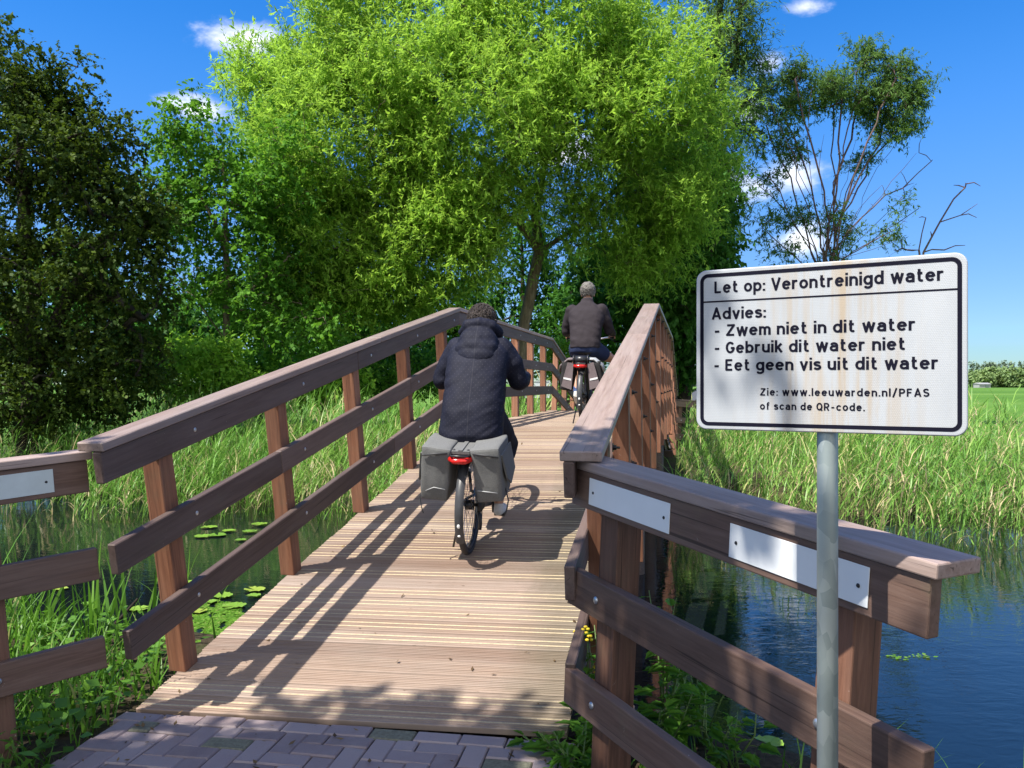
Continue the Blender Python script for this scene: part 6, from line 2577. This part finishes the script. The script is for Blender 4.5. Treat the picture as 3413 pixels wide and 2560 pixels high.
def lily_mesh(r, seed):
    rng = random.Random(seed)
    vs, fs = [(0, 0, 0.0)], []
    n = 26
    for ring, rf in ((1, 0.55), (2, 1.0)):
        for k in range(n + 1):
            a = R(14 + (332) * k / n)
            rr = r * rf * (1 + 0.05 * math.sin(a * 3 + seed) + rng.uniform(-.02, .02)) * (1.12 if True else 1)
            vs.append((rr * math.cos(a) * 1.15, rr * math.sin(a), 0.004 + (0.012 * rng.random() if ring == 2 else 0)))
    for k in range(n):
        fs.append((0, 1 + k, 2 + k))
        fs.append((1 + k, 1 + n + 1 + k, 2 + n + 1 + k, 2 + k))
    mb = MB()
    mb.add(vs, fs)
    return mb.mesh('lily_pad')


lm_ = [lily_mesh(0.13, 1), lily_mesh(0.10, 2), lily_mesh(0.16, 3)]
for q in lm_:
    q.materials.append(M_LILY)
rngl = random.Random(7)
for k, (px_, py_, kind) in enumerate(((470, 1157, 2), (520, 1168, 1), (452, 1140, 0), (495, 1148, 1), (440, 1160, 0), (300, 1318, 2), (550, 1276, 0), (460, 1303, 1), (505, 1312, 0), (548, 1290, 1), (130, 1275, 0), (190, 1308, 1), (540, 1150, 0),
                                    (480, 1290, 0), (430, 1325, 1), (100, 1245, 1), (410, 1262, 0), (590, 1140, 1), (560, 1135, 0), (1560, 1600, 1), (1660, 1612, 0))):
    Y = (1.6 - WZ) / ((py_ * 0.46293 - 384) / FPX)
    me = lm_[kind]
    o = bpy.data.objects.new('lily_pad', me)
    COL.objects.link(o)
    o.location = (vx(px_, Y), Y, WZ + 0.006 + 0.0007 * k)
    o.rotation_euler = (0, 0, rngl.uniform(0, 6.28))
    s_ = rngl.uniform(0.6, 0.95) * (0.75 if py_ > 1250 else 1.0)
    o.scale = (s_, s_, 1)
    tag(o, 'flat green water lily pad floating on the canal' if k < 19 else 'lily pad floating on the water under the right fence', 'lily pad', 'lily pads on the canal' if k < 19 else 'lily pads under the right fence')


def duckweed():
    rng = np.random.default_rng(31)
    m = NPM()
    for (cx, cy, rx, ry, n) in ((475, 1345, 70, 45, 5200), (440, 1400, 50, 30, 2200), (1655, 1612, 22, 12, 260), (1590, 1625, 40, 10, 120), (1930, 1420, 90, 6, 60)):
        th, rr = rng.uniform(0, 6.28, n), rng.uniform(0, 1, n) ** 0.7
        px_, py_ = cx + rx * rr * np.cos(th), cy + ry * rr * np.sin(th)
        Y = (1.6 - WZ) / ((py_ * 0.46293 - 384) / FPX)
        X = (px_ * 0.46293 - 512) / FPX * Y
        keep = np.sin(X * 17) * np.sin(Y * 13 + X * 5) + np.sin(X * 41 + Y * 9) * 0.5 > -0.55
        X, Y = X[keep], Y[keep]
        n = len(X)
        b = np.stack([X, Y, WZ + rng.uniform(0.003, 0.008, n)], 1)
        a = rng.uniform(0, 6.28, n)
        d = np.stack([np.cos(a), np.sin(a), rng.uniform(0, .2, n)], 1)
        nr = np.tile(np.array([[0, 0, 1.0]]), (n, 1))
        ln = rng.uniform(0.018, 0.045, n)
        V, F = leaf_quads(b, unit(d), nr, ln, ln * 0.8)
        m.add(V, F, np.repeat(rng.uniform(0.3, 0.95, n), 4))
    o = link('duckweed', m.mesh('duckweed'), M_GRASS)
    tag(o, 'yellow green duckweed and pondweed floating beside the deck edge', kind='stuff')


duckweed()


def dead_branch():
    mb = MB()
    mb.tube([(-3.30, 6.05, -0.62), (-3.17, 6.2, -0.40), (-3.02, 6.35, -0.20), (-2.93, 6.42, -0.08)], [0.017, 0.016, 0.013, 0.008], 8)
    o = mb.obj('dead_branch', M_BARKD, None, None, True)
    tag(o, 'bare dead branch sticking out of the water at the left', 'branch')


dead_branch()

# small yellow flowers at the far end of the bridge
for k, (t, s, h) in enumerate(((0.55, 18.6, .9), (0.85, 19.2, .95), (0.4, 19.6, .85), (1.15, 20.4, 1.0), (0.7, 21.3, .95), (-3.5, 17.2, .75), (-3.9, 18.1, .8), (-3.2, 18.6, .7), (0.9, 23.0, 1.0))):
    p = W(t, s, float(ground_z(s, t)))
    rng = random.Random(90 + k)
    right = t > 0
    root = thing('wild_flower', 'yellow wild flower among the reeds near the far right end of the bridge' if right else 'yellow wild flower behind the far left railing posts', 'flower', Matrix.Translation(p), 'yellow flowers right of the bridge end' if right else 'yellow flowers left of the bridge end')
    sb, fb = MB(), MB()
    for q in range(4):
        a = rng.uniform(0, 6.28)
        e = Vector((math.cos(a) * .10, math.sin(a) * .10, h * rng.uniform(.8, 1.05)))
        sb.tube([(0, 0, 0), e * 0.5 + Vector((0, 0, .08)), e], [0.006, 0.005, 0.003], 5)
        for u in range(5):
            fb.ellipsoid(e + Vector((rng.gauss(0, .025), rng.gauss(0, .025), rng.gauss(0, .03))), (0.018, 0.018, 0.014), nu=6, nv=4)
    sb.obj('stems', M_STEM, root, WM[root.name])
    fb.obj('flower_heads', M_YELLOW, root, WM[root.name])

# ------------------------------------------------------------------ far horizon
rngf = random.Random(3)
for k in range(12):
    Y = 430 + rngf.uniform(-8, 8)
    x = (972 + k * 5.3 + rngf.uniform(-1.0, 1.0) - 512) / FPX * Y
    h = (384 - 359.5 - (k % 3) * 0.8 - rngf.uniform(0, 1.5)) / FPX * Y + 1.6
    make_tree('poplar_tree', 'slender pale poplar in the row above the round trees on the horizon', [(x, Y, -0.1), (x, Y, h * .5), (x, Y, h * .92)], [], [((x, Y, h * 0.58), (0.95, 0.95, h * 0.42), 26)],
              dict(twigs=5, twig_len=0.9, per_twig=5, spread=0.4, len=0.85, ratio=0.7, droop=-0.1, lift=0.8), M_POPLAR, M_BARKD, 200 + k, 'poplars on the horizon', trunk_r=0.22, twig_vis=0, r_tip=0.03)
for k, (px_, top, rx) in enumerate(((978, 370, 8), (992, 368, 10), (1008, 367.5, 11), (1026, 370, 12), (985, 374, 7), (1001, 374, 9), (1018, 373, 9))):
    Y = 400 + (k % 3) * 6 + (0 if k < 4 else -12)
    x = (px_ - 512) / FPX * Y
    h = (384 - top) / FPX * Y + 1.6
    r = rx / FPX * Y
    make_tree('far_tree', 'round light green tree in the small grove on the horizon right of the sign', [(x, Y, -0.1), (x, Y, h * .3), (x, Y, h * .7)], [], [((x, Y, h * 0.52), (r, r, h * 0.46), 75)],
              dict(twigs=6, twig_len=1.3, per_twig=5, spread=0.6, len=1.25, ratio=0.75, droop=0.2, lift=0.3), M_FARLEAF, M_BARKD, 230 + k, 'round trees on the horizon', trunk_r=0.3, twig_vis=0, r_tip=0.03)
for k, (px_, top, rx) in enumerate(((686, 374, 5), (693, 371, 6), (700, 374, 7))):
    Y = 520
    x = (px_ - 512) / FPX * Y
    h = (384 - top) / FPX * Y + 1.6
    r = rx / FPX * Y
    make_tree('far_tree', 'pale distant tree on the horizon between the railing end and the sign', [(x, Y, -0.1), (x, Y, h * .3), (x, Y, h * .7)], [], [((x, Y, h * 0.5), (r, r, h * 0.48), 50)],
              dict(twigs=6, twig_len=1.3, per_twig=5, spread=0.7, len=1.4, ratio=0.75, droop=0.2, lift=0.3), M_POPLAR, M_BARKD, 250 + k, 'pale trees on the horizon', trunk_r=0.3, twig_vis=0, r_tip=0.03)


def barn():
    Y = 372.0
    x = (982 - 512) / FPX * Y
    M = Matrix.Translation((x, Y, -0.1)) @ Matrix.Rotation(R(12), 4, 'Z')
    root = thing('barn', 'tiny white farm shed before the grove on the horizon', 'building', M)
    b = MB()
    b.box((0, 0, 0.8), (6.0, 3.6, 1.6))
    b.obj('wall', plain('shed_white', (0.32, 0.32, 0.31), 0.7), root, M)
    r = MB()
    r.add([(-3.2, -2.1, 1.6), (3.2, -2.1, 1.6), (3.2, 2.1, 1.6), (-3.2, 2.1, 1.6), (-3.2, 0, 2.3), (3.2, 0, 2.3)], [(0, 1, 5, 4), (2, 3, 4, 5), (0, 4, 3), (1, 2, 5), (3, 2, 1, 0)])
    r.obj('roof', plain('shed_roof', (0.28, 0.28, 0.28), 0.6), root, M)
    d = MB()
    d.box((0.8, -2.02, 0.75), (1.4, 0.06, 1.5))
    d.obj('door', plain('shed_door', (0.12, 0.16, 0.14), 0.6), root, M)


barn()


def bank_plank():
    M = frame_M((0.93, 4.22, -0.40), (1, -0.22, -0.06), zdir=(0, -0.2, 1))
    o = link('wooden_plank', box_mesh('wooden_plank', 0.42, 0.05, 0.16, 0.008, 2), M_CAP, None, M)
    tag(o, 'short weathered plank end at the water edge below the right fence', 'plank')


bank_plank()


def leaf_litter():
    """a few dry leaves, husks and crumbs on the planks and bricks"""
    rng = np.random.default_rng(77)
    n = 150
    s = np.concatenate([rng.uniform(3.7, 8.6, 85), rng.uniform(2.9, 3.55, 65)])
    t = rng.uniform(-2.55, -0.6, n)
    edge = rng.uniform(size=n) < 0.45
    t = np.where(edge, np.where(rng.uniform(size=n) < 0.6, -2.55 + np.abs(rng.normal(0, 0.12, n)), -0.62 - np.abs(rng.normal(0, 0.1, n))), t)
    z = np.where(s > 3.58, (s - S0) * SL + 0.004, 0.002)
    d = rng.normal(size=(n, 3))
    d[:, 2] = np.abs(d[:, 2]) * 0.15 + np.where(s > 3.58, SL * 0.3, 0)
    d = unit(d)
    nr = unit(np.stack([rng.normal(0, .2, n), rng.normal(0, .2, n), np.ones(n)], 1))
    nr = unit(nr - d * (nr * d).sum(1, keepdims=True))
    ln = rng.uniform(0.012, 0.045, n)
    V, F = leaf_quads(stw(t, s, z), d, nr, ln, ln * rng.uniform(0.3, 0.6, n), -0.1)
    m = leaf_mat('dry_leaves', (0.06, 0.035, 0.018), (0.24, 0.16, 0.07), 0.1)
    o = link('leaf_litter', np_mesh('leaf_litter', V, F, np.repeat(rng.uniform(0, 1, n), 4)), m)
    tag(o, 'dry leaf crumbs scattered over the deck planks and bricks', kind='stuff')


leaf_litter()
